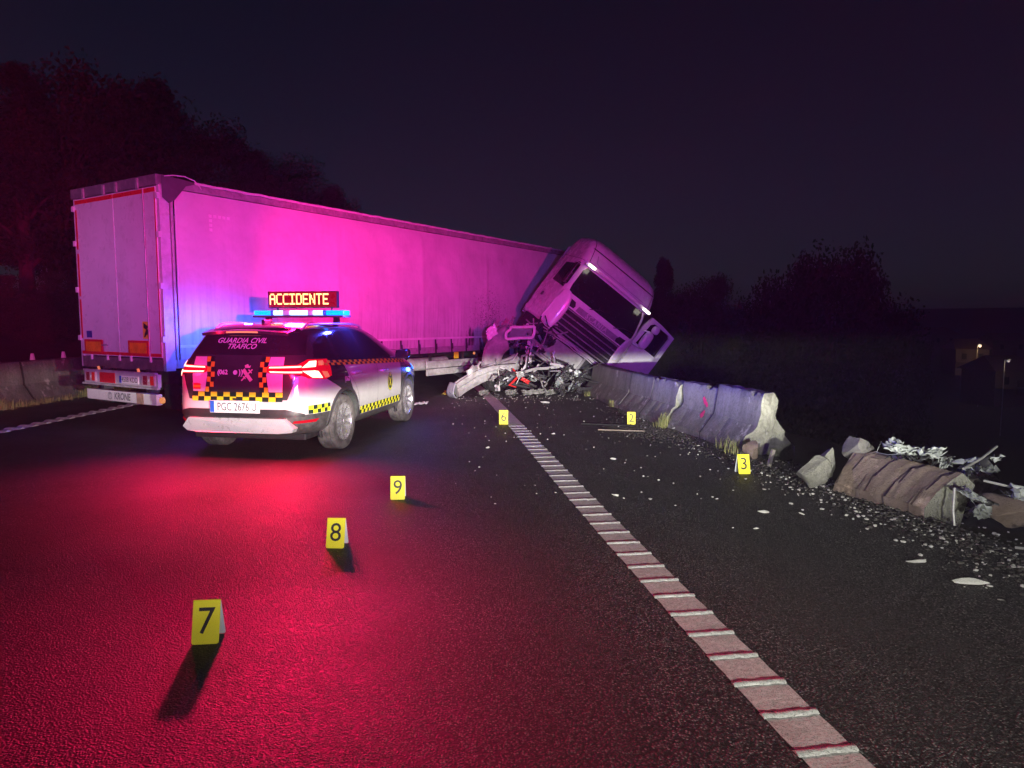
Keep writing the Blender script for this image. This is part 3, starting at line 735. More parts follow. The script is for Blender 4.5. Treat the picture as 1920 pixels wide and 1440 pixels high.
bm_ = loft(ctab, 120, [t[0] for t in ctab])
LIV = mat_livery()
body = bm_.build('body', LIV, car, True, 60)
cskin = Skin(bm_.v, bm_.f)
# cut the wheel arches
cut = MB()
for yw in (0, WB):
    for s in (-1, 1): cut.lathe([(0, -.2), (.415, -.2), (.415, .45), (0, .45)], 48, Matrix.Translation((s*.78, yw, .365)) @ Matrix.Rotation(0 if s > 0 else math.pi, 4, 'Z'), close=False)
cuts = []
for yw in (0, WB):
    for s in (-1, 1):
        c = MB().tube([(s*.56, yw, .372), (s*1.3, yw, .372)], .415, 48).build('cutter', None)
        md = body.modifiers.new('arch', 'BOOLEAN'); md.operation = 'DIFFERENCE'; md.object = c; md.solver = 'EXACT'; cuts.append(c)
car_rot = (car.location.copy(), car.rotation_euler.copy(), car.scale.copy())
body.parent = None
bpy.context.view_layer.update()
dg = bpy.context.evaluated_depsgraph_get()
me2 = bpy.data.meshes.new_from_object(body.evaluated_get(dg)); body.modifiers.clear(); body.data = me2; body.parent = car
for c in cuts: bpy.data.objects.remove(c)
for p in me2.polygons: p.use_smooth = True
bmx = bmesh.new(); bmx.from_mesh(me2)
for e in bmx.edges:
    if len(e.link_faces) == 2 and e.calc_face_angle(0) > rad(40): e.smooth = False
bmx.to_mesh(me2); bmx.free()

GLASS = simple('dark_glass', (.030, .030, .034), .05, 0, .9, var=.1, coat=.3)
CWHITE = simple('car_white', (.68, .69, .68), .28, var=.06, coat=.6, nscale=3)
CYEL = simple('checker_yellow', (.76, .74, .03), .35, var=.1)
CGRN = simple('checker_green', (.012, .03, .02), .35, var=.1)
CTEXT = simple('lettering_white', (.80, .80, .80), .4, var=.05)
SILV = simple('silver_trim', (.58, .59, .60), .33, .2, var=.1)
LREDH = simple('lamp_red_housing', (.35, .005, .015), .15, coat=.6, emit=(1, .005, .03), estr=.55)
LBAR = glow('lamp_bar', (1.0, .50, .36), 3.4)
LAMB = glow('lamp_amber', (1.0, .36, .16), 1.4)
REARF = dict(O=(0, -3, 0), U=(1, 0, 0), V=(0, 0, 1))
SIDEF = dict(O=(3, 0, 0), U=(0, 1, 0), V=(0, 0, 1))
LEFTF = dict(O=(-3, 0, 0), U=(0, -1, 0), V=(0, 0, 1))
def panel(name, polys, mat, off=.004, parent=None, F=REARF, ml=.05):
    o = cskin.lay([tess(p, ml) for p in polys], F['O'], F['U'], F['V'], off).build(name, mat, parent or car, True, 180); return o
def letters(name, s, size, cx, cz, mat, F=REARF, off=.007, parent=None, sx=1., **k):
    vs, fs = text2d(s, size, **k); return cskin.lay([([(u*sx + cx, v + cz) for u, v in vs], fs)], F['O'], F['U'], F['V'], off).build(name, mat, parent or car)
# --- glass
rw = panel('rear_window', [[(-.73, 1.265), (.73, 1.265), (.645, 1.50), (.60, 1.525), (-.60, 1.525), (-.645, 1.50)]], GLASS, .003)
for F, s in ((SIDEF, 1), (LEFTF, -1)):
    for pl in ([(.90, 1.135), (1.93, 1.075), (1.76, 1.23), (1.40, 1.44), (1.15, 1.525), (.90, 1.54)], [(.05, 1.165), (.85, 1.138), (.85, 1.54), (.3, 1.535), (.07, 1.51)], [(-.58, 1.225), (-.02, 1.17), (.0, 1.505), (-.22, 1.47), (-.40, 1.40)]):
        panel('side_window', [[(u*s, v) for u, v in pl]], GLASS, .003, F=F)
ws_ = cskin.lay([tess([(-.74, 1.13), (.74, 1.13), (.62, 1.55), (-.62, 1.55)], .06)], (0, 5, 0), (-1, 0, 0), (0, 0, 1), .003).build('windscreen', GLASS, car, True, 180)
letters('rear_lettering', 'GUARDIA CIVIL', .085, .0, 1.435, CTEXT, shear=.35, sx=1.05, bold=.001, parent=rw)
letters('rear_lettering', 'TRAFICO', .085, .01, 1.365, CTEXT, shear=.35, sx=1.05, bold=.001, parent=rw)
# --- tailgate graphics
panel('white_band', [[(-.56, .83), (-.40, .83), (-.37, 1.03), (-.40, 1.245), (-.56, 1.245), (-.565, 1.03)]], CWHITE, .003)
panel('white_band', [[(.56, .83), (.40, .83), (.37, 1.03), (.40, 1.245), (.56, 1.245), (.565, 1.03)]], CWHITE, .003)
def checker(name, cells_y, cells_d, F, parent=None, off=.006, ml=.06):
    d = panel(name, cells_d, CGRN, off - .002, parent, F, ml); y = panel('yellow_squares', cells_y, CYEL, off, d, F, ml); return d
cy = []
for r in range(2):
    for c in range(14):
        if (r + c) % 2 == 0:
            x0 = -.565 + c*.0807; z0 = .715 + r*.055; cy.append(rect(x0, z0, x0+.0807, z0+.055))
checker('checker_band', cy, [rect(-.565, .715, .565, .825)], REARF)
for s in (-1, 1):
    cy = []; dk = []
    for r in range(7):
        z0 = .825 + r*.06; sh = .03*math.sin(math.pi*(r+.5)/7)
        for c in range(2):
            x0 = (.305 + c*.047 - sh)*s; x1 = (.305 + (c+1)*.047 - sh)*s; q = rect(min(x0, x1), z0, max(x0, x1), z0+.06)
            dk.append(q)
            if (r + c) % 2: cy.append(q)
    checker('checker_strip', cy, dk, REARF)
letters('phone_lettering', '(062', .075, -.175, 1.06, CTEXT, bold=.003, sx=.95); letters('phone_lettering', '))', .09, .055, 1.06, CTEXT, bold=.002)
mbx = [tess([(-.015 + .028*math.cos(q), 1.06 + .028*math.sin(q)) for q in [2*math.pi*i/14 for i in range(14)]], .05)]
cskin.lay(mbx, (0, -3, 0), (1, 0, 0), (0, 0, 1), .007).build('phone_emblem', CTEXT, car)
EMB = simple('emblem_tone', (.74, .58, .48), .4, var=.1)
def rotpoly(cx, cz, l, w, a):
    ca, sa = math.cos(rad(a)), math.sin(rad(a)); return [(cx + u*ca - v*sa, cz + u*sa + v*ca) for u, v in ((-l, -w), (l, -w), (l, w), (-l, w))]
em = panel('emblem', [rotpoly(.135, 1.03, .085, .022, -52), rotpoly(.13, 1.03, .095, .008, 45), rotpoly(.17, 1.075, .03, .007, -45), rotpoly(.10, 1.0, .022, .006, -45),
        [(.105, 1.115), (.165, 1.115), (.175, 1.145), (.15, 1.135), (.135, 1.16), (.12, 1.135), (.095, 1.145)]], EMB, .007)
fl_ = panel('flag', [rect(-.555, .855, -.455, .875), rect(-.555, .905, -.455, .925)], REDR, .006); panel('flag_stripe', [rect(-.555, .875, -.455, .905)], CYEL, .006, fl_)
# --- number plate and bumper
PLW = simple('plate_white', (.78, .78, .76))
pz, pw, ph = .655, .31, .074
pmb = MB().box((-pw, -1.012, pz-ph), (pw, -.998, pz+ph), ch=.004)
plate = pmb.build('number_plate', PLW, car)
MB().box((-pw+.006, -1.0145, pz-ph+.006), (-pw+.056, -1.012, pz+ph-.006)).build('plate_band', simple('plate_eu_blue', (.02, .12, .55), .4), plate)
flat_text('PGC 2676 U', .135, lambda u, v: (.030 + u*.70, -1.0135, pz - .005 + v), INK, 'plate_number', plate)
bx('tow_recess', (-.02, -1.005, .735), (.03, -.985, .755), BLKP, car)
def skid(poly, y0, y1, name, mat, ch=.0):
    return MB().prism(poly, y0, y1, lambda u, v, t: (u, t + .20*abs(u)**4.5 + max(0, .42 - v)*.6, v)).build(name, mat, car)
skid([(-.60, .515), (.60, .515), (.70, .40), (.66, .345), (.5, .33), (-.5, .33), (-.66, .345), (-.70, .40)], -1.012, -.84, 'skid_plate', SILV)
panel('bumper_step', [[(-.78, .565), (-.70, .60), (-.60, .625), (.60, .625), (.70, .60), (.78, .565), (.78, .53), (-.78, .53)]], BLKP, .006)
for s in (-1, 1):
    panel('bumper_reflector', [[(s*.68, .485), (s*.86, .492), (s*.84, .455), (s*.66, .455)][::1 if s > 0 else -1]], glow('refl_red_glow', (.8, .01, .03), .35), .010)  # passive reflector; the light it returns is put in as emission
# exhaust-side lower valance
bx('rear_axle', (-.7, -.06, .33), (.7, .06, .42), BLKP, car); bx('underbody', (-.72, -.70, .22), (.72, 3.1, .30), BLKP, car, .02)
# --- rear lamps
def rear_lamp(s):
    a = rad(40); U = Vector((math.cos(a)*s, math.sin(a), 0)); V = Vector((0, 0, 1))
    if s < 0: U = -U
    n = U.cross(V); O = Vector((.85*s, -.85, 1.095)) + n*2.
    f = lambda P: [tess([(u*s, v) for u, v in p], .04) for p in P]
    L_ = lambda nm, P, mt, off, par: cskin.lay(f(P), O, U, V, off).build(nm, mt, par, True, 180)
    h = L_('tail_lamp', [[(-.455, .0), (-.40, .042), (-.10, .055), (.03, .115), (.33, .105), (.36, .0), (.36, -.10), (.26, -.135), (.02, -.11), (-.10, -.055), (-.40, -.042)]], LREDH, .005, car)
    L_('light_bar', [[(-.395, .018), (-.06, .024), (-.06, .042), (-.385, .034)]], LBAR, .011, h); L_('light_bar', [[(-.395, -.018), (-.385, -.034), (-.06, -.042), (-.06, -.024)]], LBAR, .011, h)
    L_('light_flare', [[(-.06, .018), (.125, .022), (.15, .092), (.05, .092), (-.02, .045)]], LBAR, .012, h); L_('light_flare', [[(-.06, -.018), (-.02, -.045), (.06, -.10), (.21, -.115), (.15, -.03), (.10, -.02)]], LBAR, .012, h)
    L_('turn_lens', [[(.165, .035), (.25, .035), (.25, .088), (.175, .088)]], LAMB, .012, h); L_('turn_lens', [[(.20, -.035), (.285, -.045), (.32, -.11), (.245, -.115)]], LAMB, .012, h)
    return h
rear_lamp(1); rear_lamp(-1)
# --- spoiler, brake light, roof rails, antenna
sp_ = MB()
def spf(u, v):
    x = (u - .5)*1.10; c = abs(x/.55)
    y = -.54 - .25*v*(1 - .20*c**3); z = 1.602 - .045*v - .030*c**2
    return (x, y, z)
sp_.grid(spf, 30, 8); n0 = len(sp_.v)
sp_.grid(lambda u, v: tuple(Vector(spf(u, v)) - Vector((0, -.015*v, .035 + .01*(1-v)))), 30, 8)
for i in range(29): sp_.f.append((7*30+i, 7*30+i+1, n0+7*30+i+1, n0+7*30+i))
for j in range(7):
    for q in (0, 29): sp_.f.append((j*30+q, (j+1)*30+q, n0+(j+1)*30+q, n0+j*30+q))
spo = sp_.build('roof_spoiler', simple('green_paint', (.045, .055, .05), .2, coat=.7, var=.1), car, True, 40)
m = MB(); m.grid(lambda u, v: ((u-.5)*.40, spf(.5 + (u-.5)*.33, 1)[1] - .006 - .0*v, spf(.5 + (u-.5)*.33, 1)[2] - .008 - .016*v), 10, 2)
m.build('brake_light', glow('brake_strip', (1.0, .20, .12), 1.7), spo)
for s in (-1, 1):
    pts = []
    for i in range(15):
        y = -.45 + 2.0*i/14; 
        h = cskin.b.ray_cast(Vector((s*.565, y, 3)), Vector((0, 0, -1)))
        pts.append((s*.565, y, h[0].z + (.035 if 0 < i < 14 else -.01)))
    MB().tube(pts, .016, 8).build('roof_rail', SILV, car, True)
MB().box((-.02, -.30, 1.62), (.02, -.12, 1.69), ch=.012).build('roof_antenna', BLKP, car)
# --- side details
wcell = []; dcell = []
def band(y0, y1, z0f, h, n, F, s, nm):
    cy, dk = [], []; w = (y1-y0)/n
    for c in range(n):
        for r in range(2):
            a0 = y0 + c*w; a1 = a0 + w; q = [(a0*s, z0f(a0) + r*h), (a1*s, z0f(a1) + r*h), (a1*s, z0f(a1) + (r+1)*h), (a0*s, z0f(a0) + (r+1)*h)]
            if s < 0: q = q[::-1]
            dk.append(q)
            if (c + r) % 2: cy.append(q)
    return checker(nm, cy, dk, F, off=.006, ml=.09)
for F, s in ((SIDEF, 1), (LEFTF, -1)):
    band(-.52, 2.5, lambda y: 1.125 - .040*(y + .5), .031, 38, F, s, 'belt_checker')
    band(.50, 2.17, lambda y: .395 + 0*y, .052, 24, F, s, 'sill_checker')
    band(-.80, -.42, lambda y: .56 - 0*y, .05, 6, F, s, 'bumper_checker')
    for y, z in ((.33, .985), (1.40, .945)):
        h = MB().box((s*.925 if s > 0 else -.985, y - .11, z - .018), (s*.985 if s > 0 else -.925, y + .11, z + .018), ch=.012).build('door_handle', SILV, car, True, 60)
    for seam in ([(1.155, 1.09), (1.16, .40)], [(2.19, 1.06), (2.2, .40)], [(.06, 1.13), (.14, .98), (.30, .85), (.42, .70), (.48, .45)]):
        q = [tess([(a[0]*s - .004, a[1]), (a[0]*s + .004, a[1]), (b_[0]*s + .004, b_[1]), (b_[0]*s - .004, b_[1])], .06) for a, b_ in zip(seam, seam[1:])]
        cskin.lay(q, F['O'], F['U'], F['V'], .0035).build('door_seam', BLKP, car)
    ell = lambda ry, rz: [tess([(1.68*s + ry*math.cos(2*math.pi*i/24), .755 + rz*math.sin(2*math.pi*i/24)) for i in range(24)], .05)]
    e1 = cskin.lay(ell(.105, .145), F['O'], F['U'], F['V'], .004).build('door_emblem', CGRN, car); 
    cskin.lay(ell(.105, .145) and [tess([(1.68*s + r*math.cos(2*math.pi*(i+k)/24), .755 + r*1.38*math.sin(2*math.pi*(i+k)/24)) for k, r in ((0, .098), (1, .098), (1, .086), (0, .086))], .06) for i in range(24)], F['O'], F['U'], F['V'], .006).build('emblem_ring', CYEL, e1)
    cskin.lay([tess(p, .05) for p in (rotpoly(1.68*s, .75, .075, .014, -60), rotpoly(1.68*s, .75, .07, .008, 55), rotpoly(1.68*s, .85, .02, .018, 0))], F['O'], F['U'], F['V'], .006).build('emblem_mark', CYEL, e1)
    letters('side_lettering', '(062', .085, .05*s, .92, CTEXT, F, .006, bold=.003)
    letters('side_lettering', 'GUARDIA CIVIL', .075, .78*s, .84, simple('faint_print', (.50, .49, .49), .4), F, .005, shear=.3)
    letters('side_lettering', 'TRAFICO', .075, .86*s, .75, simple('faint_print', (.50, .49, .49)), F, .005, shear=.3)
    # mirror
    mm = MB(); mm.box((s*.90 if s > 0 else -.99, 1.88, 1.09), (s*.99 if s > 0 else -.90, 1.95, 1.12)); mir = None
    bm3 = bmesh.new(); bmesh.ops.create_icosphere(bm3, subdivisions=3, radius=1)
    for v in bm3.verts:
        p = v.co; q = Vector((math.copysign(abs(p.x)**.6, p.x), math.copysign(abs(p.y)**.6, p.y), math.copysign(abs(p.z)**.6, p.z)))
        v.co = Vector((s*1.07 + q.x*.115, 1.92 + q.y*.065, 1.165 + q.z*.075 + .012*q.x*s))
    mm.bm(bm3); mir = mm.build('door_mirror', simple('green_paint', (.014, .05, .032)), car, True, 60)
    MB().box((s*1.07 - .09, 1.848, 1.105), (s*1.07 + .09, 1.853, 1.225), ch=.002).build('mirror_glass', GLASS, mir)
    # fender strobe and wheel arch lips
    cskin.lay([tess(rotpoly(3.02*s, .90, .10, .045, -8*s), .04)], F['O'], F['U'], F['V'], .006).build('fender_strobe', glow('strobe_blue', (.03, .18, 1.0), 3.5), car)
    for yw in (0, WB):
        m = MB(); K = 40
        for i in range(K+1):
            q = rad(-22) + rad(224)*i/K
            for r, dx in ((.412, .0), (.412, .016), (.452, .012), (.455, -.004)):
                yy_, zz_ = yw + r*math.cos(q), .372 + r*math.sin(q)
                h = cskin.b.ray_cast(Vector((3*s, yw + .46*math.cos(q), max(.30, .372 + .46*math.sin(q)))), Vector((-s, 0, 0)))
                xx = h[0].x if h[0] else .9*s
                m.v.append((xx + s*dx, yy_, zz_))
        for i in range(K):
            for k in range(3): m.f.append((i*4+k, i*4+k+1, (i+1)*4+k+1, (i+1)*4+k))
        m.build('arch_trim', simple('arch_dark', (.045, .045, .047), .5), car, True, 50)
# --- wheels
RIM = simple('alloy', (.60, .60, .60), .28, .75, var=.12)
TYRE = simple('car_tyre', (.06, .058, .056), .8, var=.3, dirt=((.16, .15, .14), 9, .42, .8), bump=.2)
for yw in (0, WB):
    for s in (-1, 1):
        R_, W_ = .362, .245
        pr_, _ = wheel_parts(R_, W_, .245, '', 0, 0, 0, None, None, None)
        M = Matrix.Translation((s*.80, yw, R_)) @ (Matrix.Identity(4) if s > 0 else Matrix.Rotation(math.pi, 4, 'Z'))
        wh = MB().lathe(pr_, 56, M).build('wheel', TYRE, car, True, 30)
        MB().lathe([(.248, -.10), (.252, .108), (.236, .112), (.228, .09), (.222, -.10)], 48, M).build('rim', RIM, wh, True, 40)
        MB().lathe([(0, -.03), (.222, -.03), (.222, -.01), (0, -.01)], 32, M).build('brake_disc', simple('disc_dark', (.05, .05, .05), .5, .5), wh, True, 40)
        sp2 = MB()
        for k in range(5):
            for da in (-13, 13):
                a0 = rad(72*k + da*.55); a1 = rad(72*k + da*1.25)
                def pt(r, a, dxx, x): return (x, r*math.cos(a) - dxx*math.sin(a), r*math.sin(a) + dxx*math.cos(a))
                vs = [pt(.04, a0, -.020, .075), pt(.04, a0, .020, .075), pt(.236, a1, .016, .100), pt(.236, a1, -.016, .100), pt(.04, a0, -.022, .03), pt(.04, a0, .022, .03), pt(.236, a1, .018, .05), pt(.236, a1, -.018, .05)]
                sp2.add(vs, [(0, 1, 2, 3), (7, 6, 5, 4), (0, 4, 5, 1), (1, 5, 6, 2), (2, 6, 7, 3), (3, 7, 4, 0)], M)
        sp2.build('spokes', RIM, wh)
        MB().lathe([(0, .02), (.062, .02), (.062, .072), (.045, .086), (0, .088)], 20, M).build('hub_cap', RIM, wh, True, 40)
# --- roof light bar
LB = (0, .78, 1.775)
lbr = MB().box((-.66, .78-.14, 1.725), (.66, .78+.14, 1.755), ch=.012).build('light_bar_base', simple('bar_base', (.10, .10, .12), .4), car, True, 40)
for s in (-1, 1): MB().box((s*.5 - .03, .75, 1.63), (s*.5 + .03, .83, 1.73)).build('bar_foot', BLKP, lbr)
BLU = glow('beacon_cyan', (.0, .24, 1.0), 2.8); BLU2 = glow('beacon_deep', (.02, .06, .9), .9); BWH = glow('beacon_white', (.40, .85, 1.0), 2.2); CLR = simple('clear_lens', (.5, .48, .6), .1, coat=.5, emit=(.5, .35, .9), estr=.35)
segs = [(-.655, -.40, BLU), (-.40, -.36, BLU2), (-.36, -.22, BWH), (-.22, -.12, CLR), (-.12, .14, BWH), (.14, .22, CLR), (.22, .36, BWH), (.36, .40, BLU2), (.40, .655, BLU)]
for a, b_, mt in segs:
    e0 = .02 if a < -.6 else 0; e1 = .02 if b_ > .6 else 0
    MB().box((a+.002, .78-.135+e0+e1, 1.757), (b_-.002, .78+.135-e0-e1, 1.825), ch=.012).build('beacon_lens', mt, lbr, True, 60)
MB().box((-.64, .78-.13, 1.7555), (.64, .78+.13, 1.7568)).build('bar_glow_strip', BLU2, lbr)
# --- LED matrix sign
FONT = {'A': '01110 10001 10001 11111 10001 10001 10001', 'C': '01111 10000 10000 10000 10000 10000 01111', 'I': '11111 00100 00100 00100 00100 00100 11111', 'D': '11110 10001 10001 10001 10001 10001 11110',
        'E': '11111 10000 10000 11110 10000 10000 11111', 'N': '10001 11001 11001 10101 10011 10011 10001', 'T': '11111 00100 00100 00100 00100 00100 00100'}
sy = .84
sign = MB().box((-.53, sy, 1.862), (.50, sy + .06, 2.10), ch=.006).build('sign_case', BLKP, car)
bx('sign_screen', (-.515, sy - .0035, 1.875), (.485, sy - .0005, 2.09), simple('sign_screen', (.05, .004, .006), .3, emit=(1, .004, .02), estr=.30), sign)
for s in (-1, 1): MB().tube([(s*.4, sy + .03, 1.82), (s*.4, sy + .03, 1.87)], .012, 8).build('sign_post', BLKP, sign)
cw, chh = .0166, .0225; x0 = -.50; ztop = 2.068; led = MB()
for i, ch_ in enumerate('ACCIDENTE'):
    for r, row in enumerate(FONT[ch_].split()):
        for c, v in enumerate(row):
            if v == '1':
                xx = x0 + i*.0985 + c*cw; zz = ztop - r*chh
                led.box((xx + .0006, sy - .0075, zz - chh + .0008), (xx + cw - .0006, sy - .0042, zz - .0008))
led.build('sign_lettering', glow('led', (1.0, .52, .17), 3.6), sign)
# light thrown by the car's own lamps, plus added red spots
def carlamp(name, kind, p, power, col, r=.05, tgt=None, ang=None, blend=.6):
    R = Matrix.Translation(car.location) @ Matrix.Rotation(rad(-9.85), 4, 'Z') @ Matrix.Scale(1.02, 4)
    return lamp(name, kind, R @ Vector(p), power, col, r, (R @ Vector(tgt)) if tgt else None, ang, blend)
def carbeam(name, p, tgt, power, col, su, sv, r=.06):
    R = Matrix.Translation(car.location) @ Matrix.Rotation(rad(-9.85), 4, 'Z') @ Matrix.Scale(1.02, 4)
    return beam(name, R @ Vector(p), R @ Vector(tgt), power, col, su, sv, r)
carbeam('beacon_glow', (-.70, .95, 1.80), (-2.6, 1.6, 1.45), 520, (.03, .09, 1.0), 1.1, .30)
carbeam('beacon_glow', (.74, .9, 1.80), (5.6, 2.0, 1.05), 2900, (.10, .07, 1.0), .75, .125)
carlamp('beacon_spill', 'POINT', (.80, .75, 1.80), 45, (.05, .06, 1.0), .06)
carlamp('beacon_spill', 'POINT', (-.80, .70, 1.80), 30, (.05, .06, 1.0), .06)
carlamp('red_fill_glow', 'SPOT', (.35, 1.1, 1.84), 640, (1.0, .012, .20), .08, (-.5, 6.0, 2.9), 100, .9)  # added red spot for the trailer; the light bar holds no red lens
carbeam('sign_glow', (-.02, .76, 1.98), (.0, -6.2, 0.0), 8000, (1.0, .005, .085), .85, .18, .2)
carlamp('tail_glow', 'POINT', (.80, -1.22, 1.09), 22, (1.0, .008, .05), .06)
carlamp('tail_fill_spot', 'SPOT', (.70, -1.20, 1.12), 620, (1.0, .006, .06), .10, (.95, -1.9, 0), 130, 1.0)  # added red spot for the road patch; tail lamps throw no such beam
carlamp('tail_glow', 'POINT', (-.80, -1.22, 1.09), 12, (1.0, .008, .05), .06)
carlamp('tail_fill_spot', 'SPOT', (-.70, -1.20, 1.12), 280, (1.0, .006, .08), .10, (-.6, -1.9, 0), 140, 1.0)
carlamp('strobe_glow', 'POINT', (1.06, 3.02, .86), 10, (.03, .10, 1.0), .05)
# ------------------------------------------------------------------ wrecked tractor unit
PIT = rad(5.104)
def at(px, py, Y):
    """point at depth Y seen at pixel (px, py) of the 1920 px picture; used to read positions off the photograph"""
    c, s = math.cos(PIT), math.sin(PIT)
    d = Vector(((px-960)/1310, c + (720-py)/1310*s, -s + (720-py)/1310*c)); t = Y/d.y
    return Vector((0, 0, CAMH)) + d*t
TP = Vector((1.13, 17.0, 0))
tractor = thing('tractor_unit', 'wrecked white lorry cab tilted onto the concrete barrier with its grille torn open', 'lorry', TP)
MC = Matrix.Translation((0, 0, .435)) @ Matrix.Rotation(rad(20.1), 4, 'Z') @ Matrix.Rotation(rad(34.8), 4, 'Y') @ Matrix.Rotation(rad(11.5), 4, 'X') @ Matrix.Scale(.985, 4)
CABW = simple('cab_white', (.66, .66, .68), .25, var=.07, nscale=2.5, coat=.5, dirt=((.40, .38, .36), 4, .58, .4), bump=.03, bscale=5)
CABS = simple('cab_grey', (.30, .30, .34), .35, .2, var=.15, dirt=((.2, .18, .16), 7, .5, .5))
DARKC = simple('cavity_black', (.012, .012, .014), .7, var=.3)
CABTAB = [(.80, 1.10, .16, 2.02, 9), (.90, 1.19, .06, 2.04, 9), (1.30, 1.205, .03, 2.05, 9), (1.68, 1.205, .02, 2.05, 9), (1.76, 1.20, .03, 2.05, 9), (2.0, 1.19, .09, 2.05, 9), (2.50, 1.165, .245, 2.05, 8), (2.56, 1.165, .20, 2.05, 8),
          (2.64, 1.165, .20, 2.05, 8), (2.80, 1.155, .29, 2.04, 8), (3.0, 1.135, .41, 2.03, 7), (3.12, 1.115, .50, 2.02, 6.5), (3.22, 1.07, .62, 1.99, 6), (3.29, 1.0, .78, 1.94, 5), (3.33, .88, .95, 1.85, 4.5), (3.35, .6, 1.2, 1.7, 4)]
ktab = smooth_tab(CABTAB, 0); kb = loft(ktab, 112, [t[0] for t in ktab])
kskin = Skin(kb.v, kb.f)
def cabmesh(mb, name, mat, parent=None, smooth=False, angle=None):
    mb.v = [tuple(MC @ Vector(p)) for p in mb.v]; return mb.build(name, mat, parent or tractor, smooth, angle)
def solid(o, t):
    md = o.modifiers.new('thickness', 'SOLIDIFY'); md.thickness = t; md.offset = -1; return o
CF = ((0, -4, 0), (1, 0, 0), (0, 0, 1)); CL = ((-4, 0, 0), (0, -1, 0), (0, 0, 1)); CR = ((4, 0, 0), (0, 1, 0), (0, 0, 1))
def cpan(name, polys, mat, off=.005, F=CF, parent=None, ml=.07): return cabmesh(kskin.lay([tess(p, ml) for p in polys], *F, off), name, mat, parent, True, 180)
shell_v, shell_f = list(kb.v), list(kb.f)
def dent(p):
    x, y, z = p; k = sstep(-.62, -1.0, x)*sstep(1.28, .95, z) if False else sstep(.62, 1.0, -x)*sstep(-1.30, -.95, -z)
    q = Vector((x*3.1, y*2.7, z*3.3)); return (x + k*.10*(noise.noise(q) + .4), y + k*.12*abs(noise.noise(q + Vector((5, 0, 0)))), z + k*.08*noise.noise(q*1.7))
kb.v = [dent(p) for p in kb.v]
shell = cabmesh(kb, 'cab_shell', CABW, smooth=True, angle=50)
ws2 = cpan('windscreen', [[(-1.04, 1.76), (1.04, 1.76), (1.05, 1.95), (1.00, 2.38), (.93, 2.50), (-.93, 2.50), (-1.00, 2.38), (-1.05, 1.95)]], simple('cab_glass', (.012, .012, .018), .16, 0, .5, var=.1))
for x in (-.35, .45):
    m = MB(); m.tube([(x, .0, 1.72), (x + .25, .02, 1.86), (x + .55, .04, 1.93)], .012, 6); cabmesh(m, 'wiper', BLKP, ws2)
# visor, roof seams and running lights
vis = MB(); vis.grid(lambda u, v: ((u-.5)*2.16, .235 - .10*math.cos((u-.5)*2.2) - .03*v, 2.535 + .085*v + .02*math.sin(math.pi*u)), 30, 5); solid(cabmesh(vis, 'sun_visor', CABW, smooth=True, angle=180), .03)
for s in (-1, 1):
    m = MB().box((s*.93 - .10, .00, 2.53), (s*.93 + .10, .10, 2.585), ch=.02); l_ = cabmesh(m, 'marker_light', glow('marker_white', (1.0, .97, .78), 5), smooth=True, angle=60)
cpan('roof_seam', [rect(-1.02, 2.985, 1.02, 3.015)], BLKP, .004)
cpan('roof_seam', [[(-1.0, 2.60), (-.985, 2.60), (-.99, 3.24), (-1.005, 3.24)], [(1.0, 2.60), (.985, 2.60), (.99, 3.24), (1.005, 3.24)]], BLKP, .004)
cpan('roof_crease_shade', [[(-.86, 2.90), (-.84, 2.90), (-.80, 2.735), (-.70, 2.70), (.80, 2.70), (.80, 2.688), (-.71, 2.688), (-.815, 2.725)]], CABS, .003)  # grey strip in place of shading along the embossed line
# side: window, handle, seams (left flank)
cpan('side_window', [[(-.22, 1.78), (-1.22, 1.86), (-1.22, 2.42), (-.42, 2.46), (-.30, 2.30)][::-1]], simple('cab_glass', (.010, .010, .014)), .005, CL)
cpan('side_seam', [rect(-1.36, .95, -1.345, 2.5), rect(-2.0, 2.60, -.3, 2.612)], BLKP, .004, CL)
cpan('door_pull', [[(-1.30, 1.36), (-1.12, 1.36), (-1.10, 1.43), (-1.14, 1.47), (-1.28, 1.47), (-1.31, 1.42)]], BLKP, .006, CL)
cpan('side_window', [rect(1.0, 1.8, 1.7, 2.4)], simple('cab_glass', (.010, .010, .014)), .005, CR)
dop = cpan('door_opening', [rect(.28, .92, 1.30, 2.50)], DARKC, .006, CR)
# broken mirror bracket on the left flank
m = MB(); m.box((-1.30, .02, 1.86), (-1.20, .22, 2.44), ch=.03); cabmesh(m, 'mirror_housing', BLKP, smooth=True, angle=50)
m = MB(); m.box((-1.285, .005, 1.90), (-1.215, .02, 2.12), ch=.004).box((-1.285, .005, 2.16), (-1.215, .02, 2.40), ch=.004); cabmesh(m, 'mirror_glass', simple('mirror', (.4, .4, .45), .05, 1.))
for z in (2.47, 1.83): cabmesh(MB().tube([(-1.25, .12, z), (-1.15, .30, z + .03)], .016, 6), 'mirror_arm', BLKP)
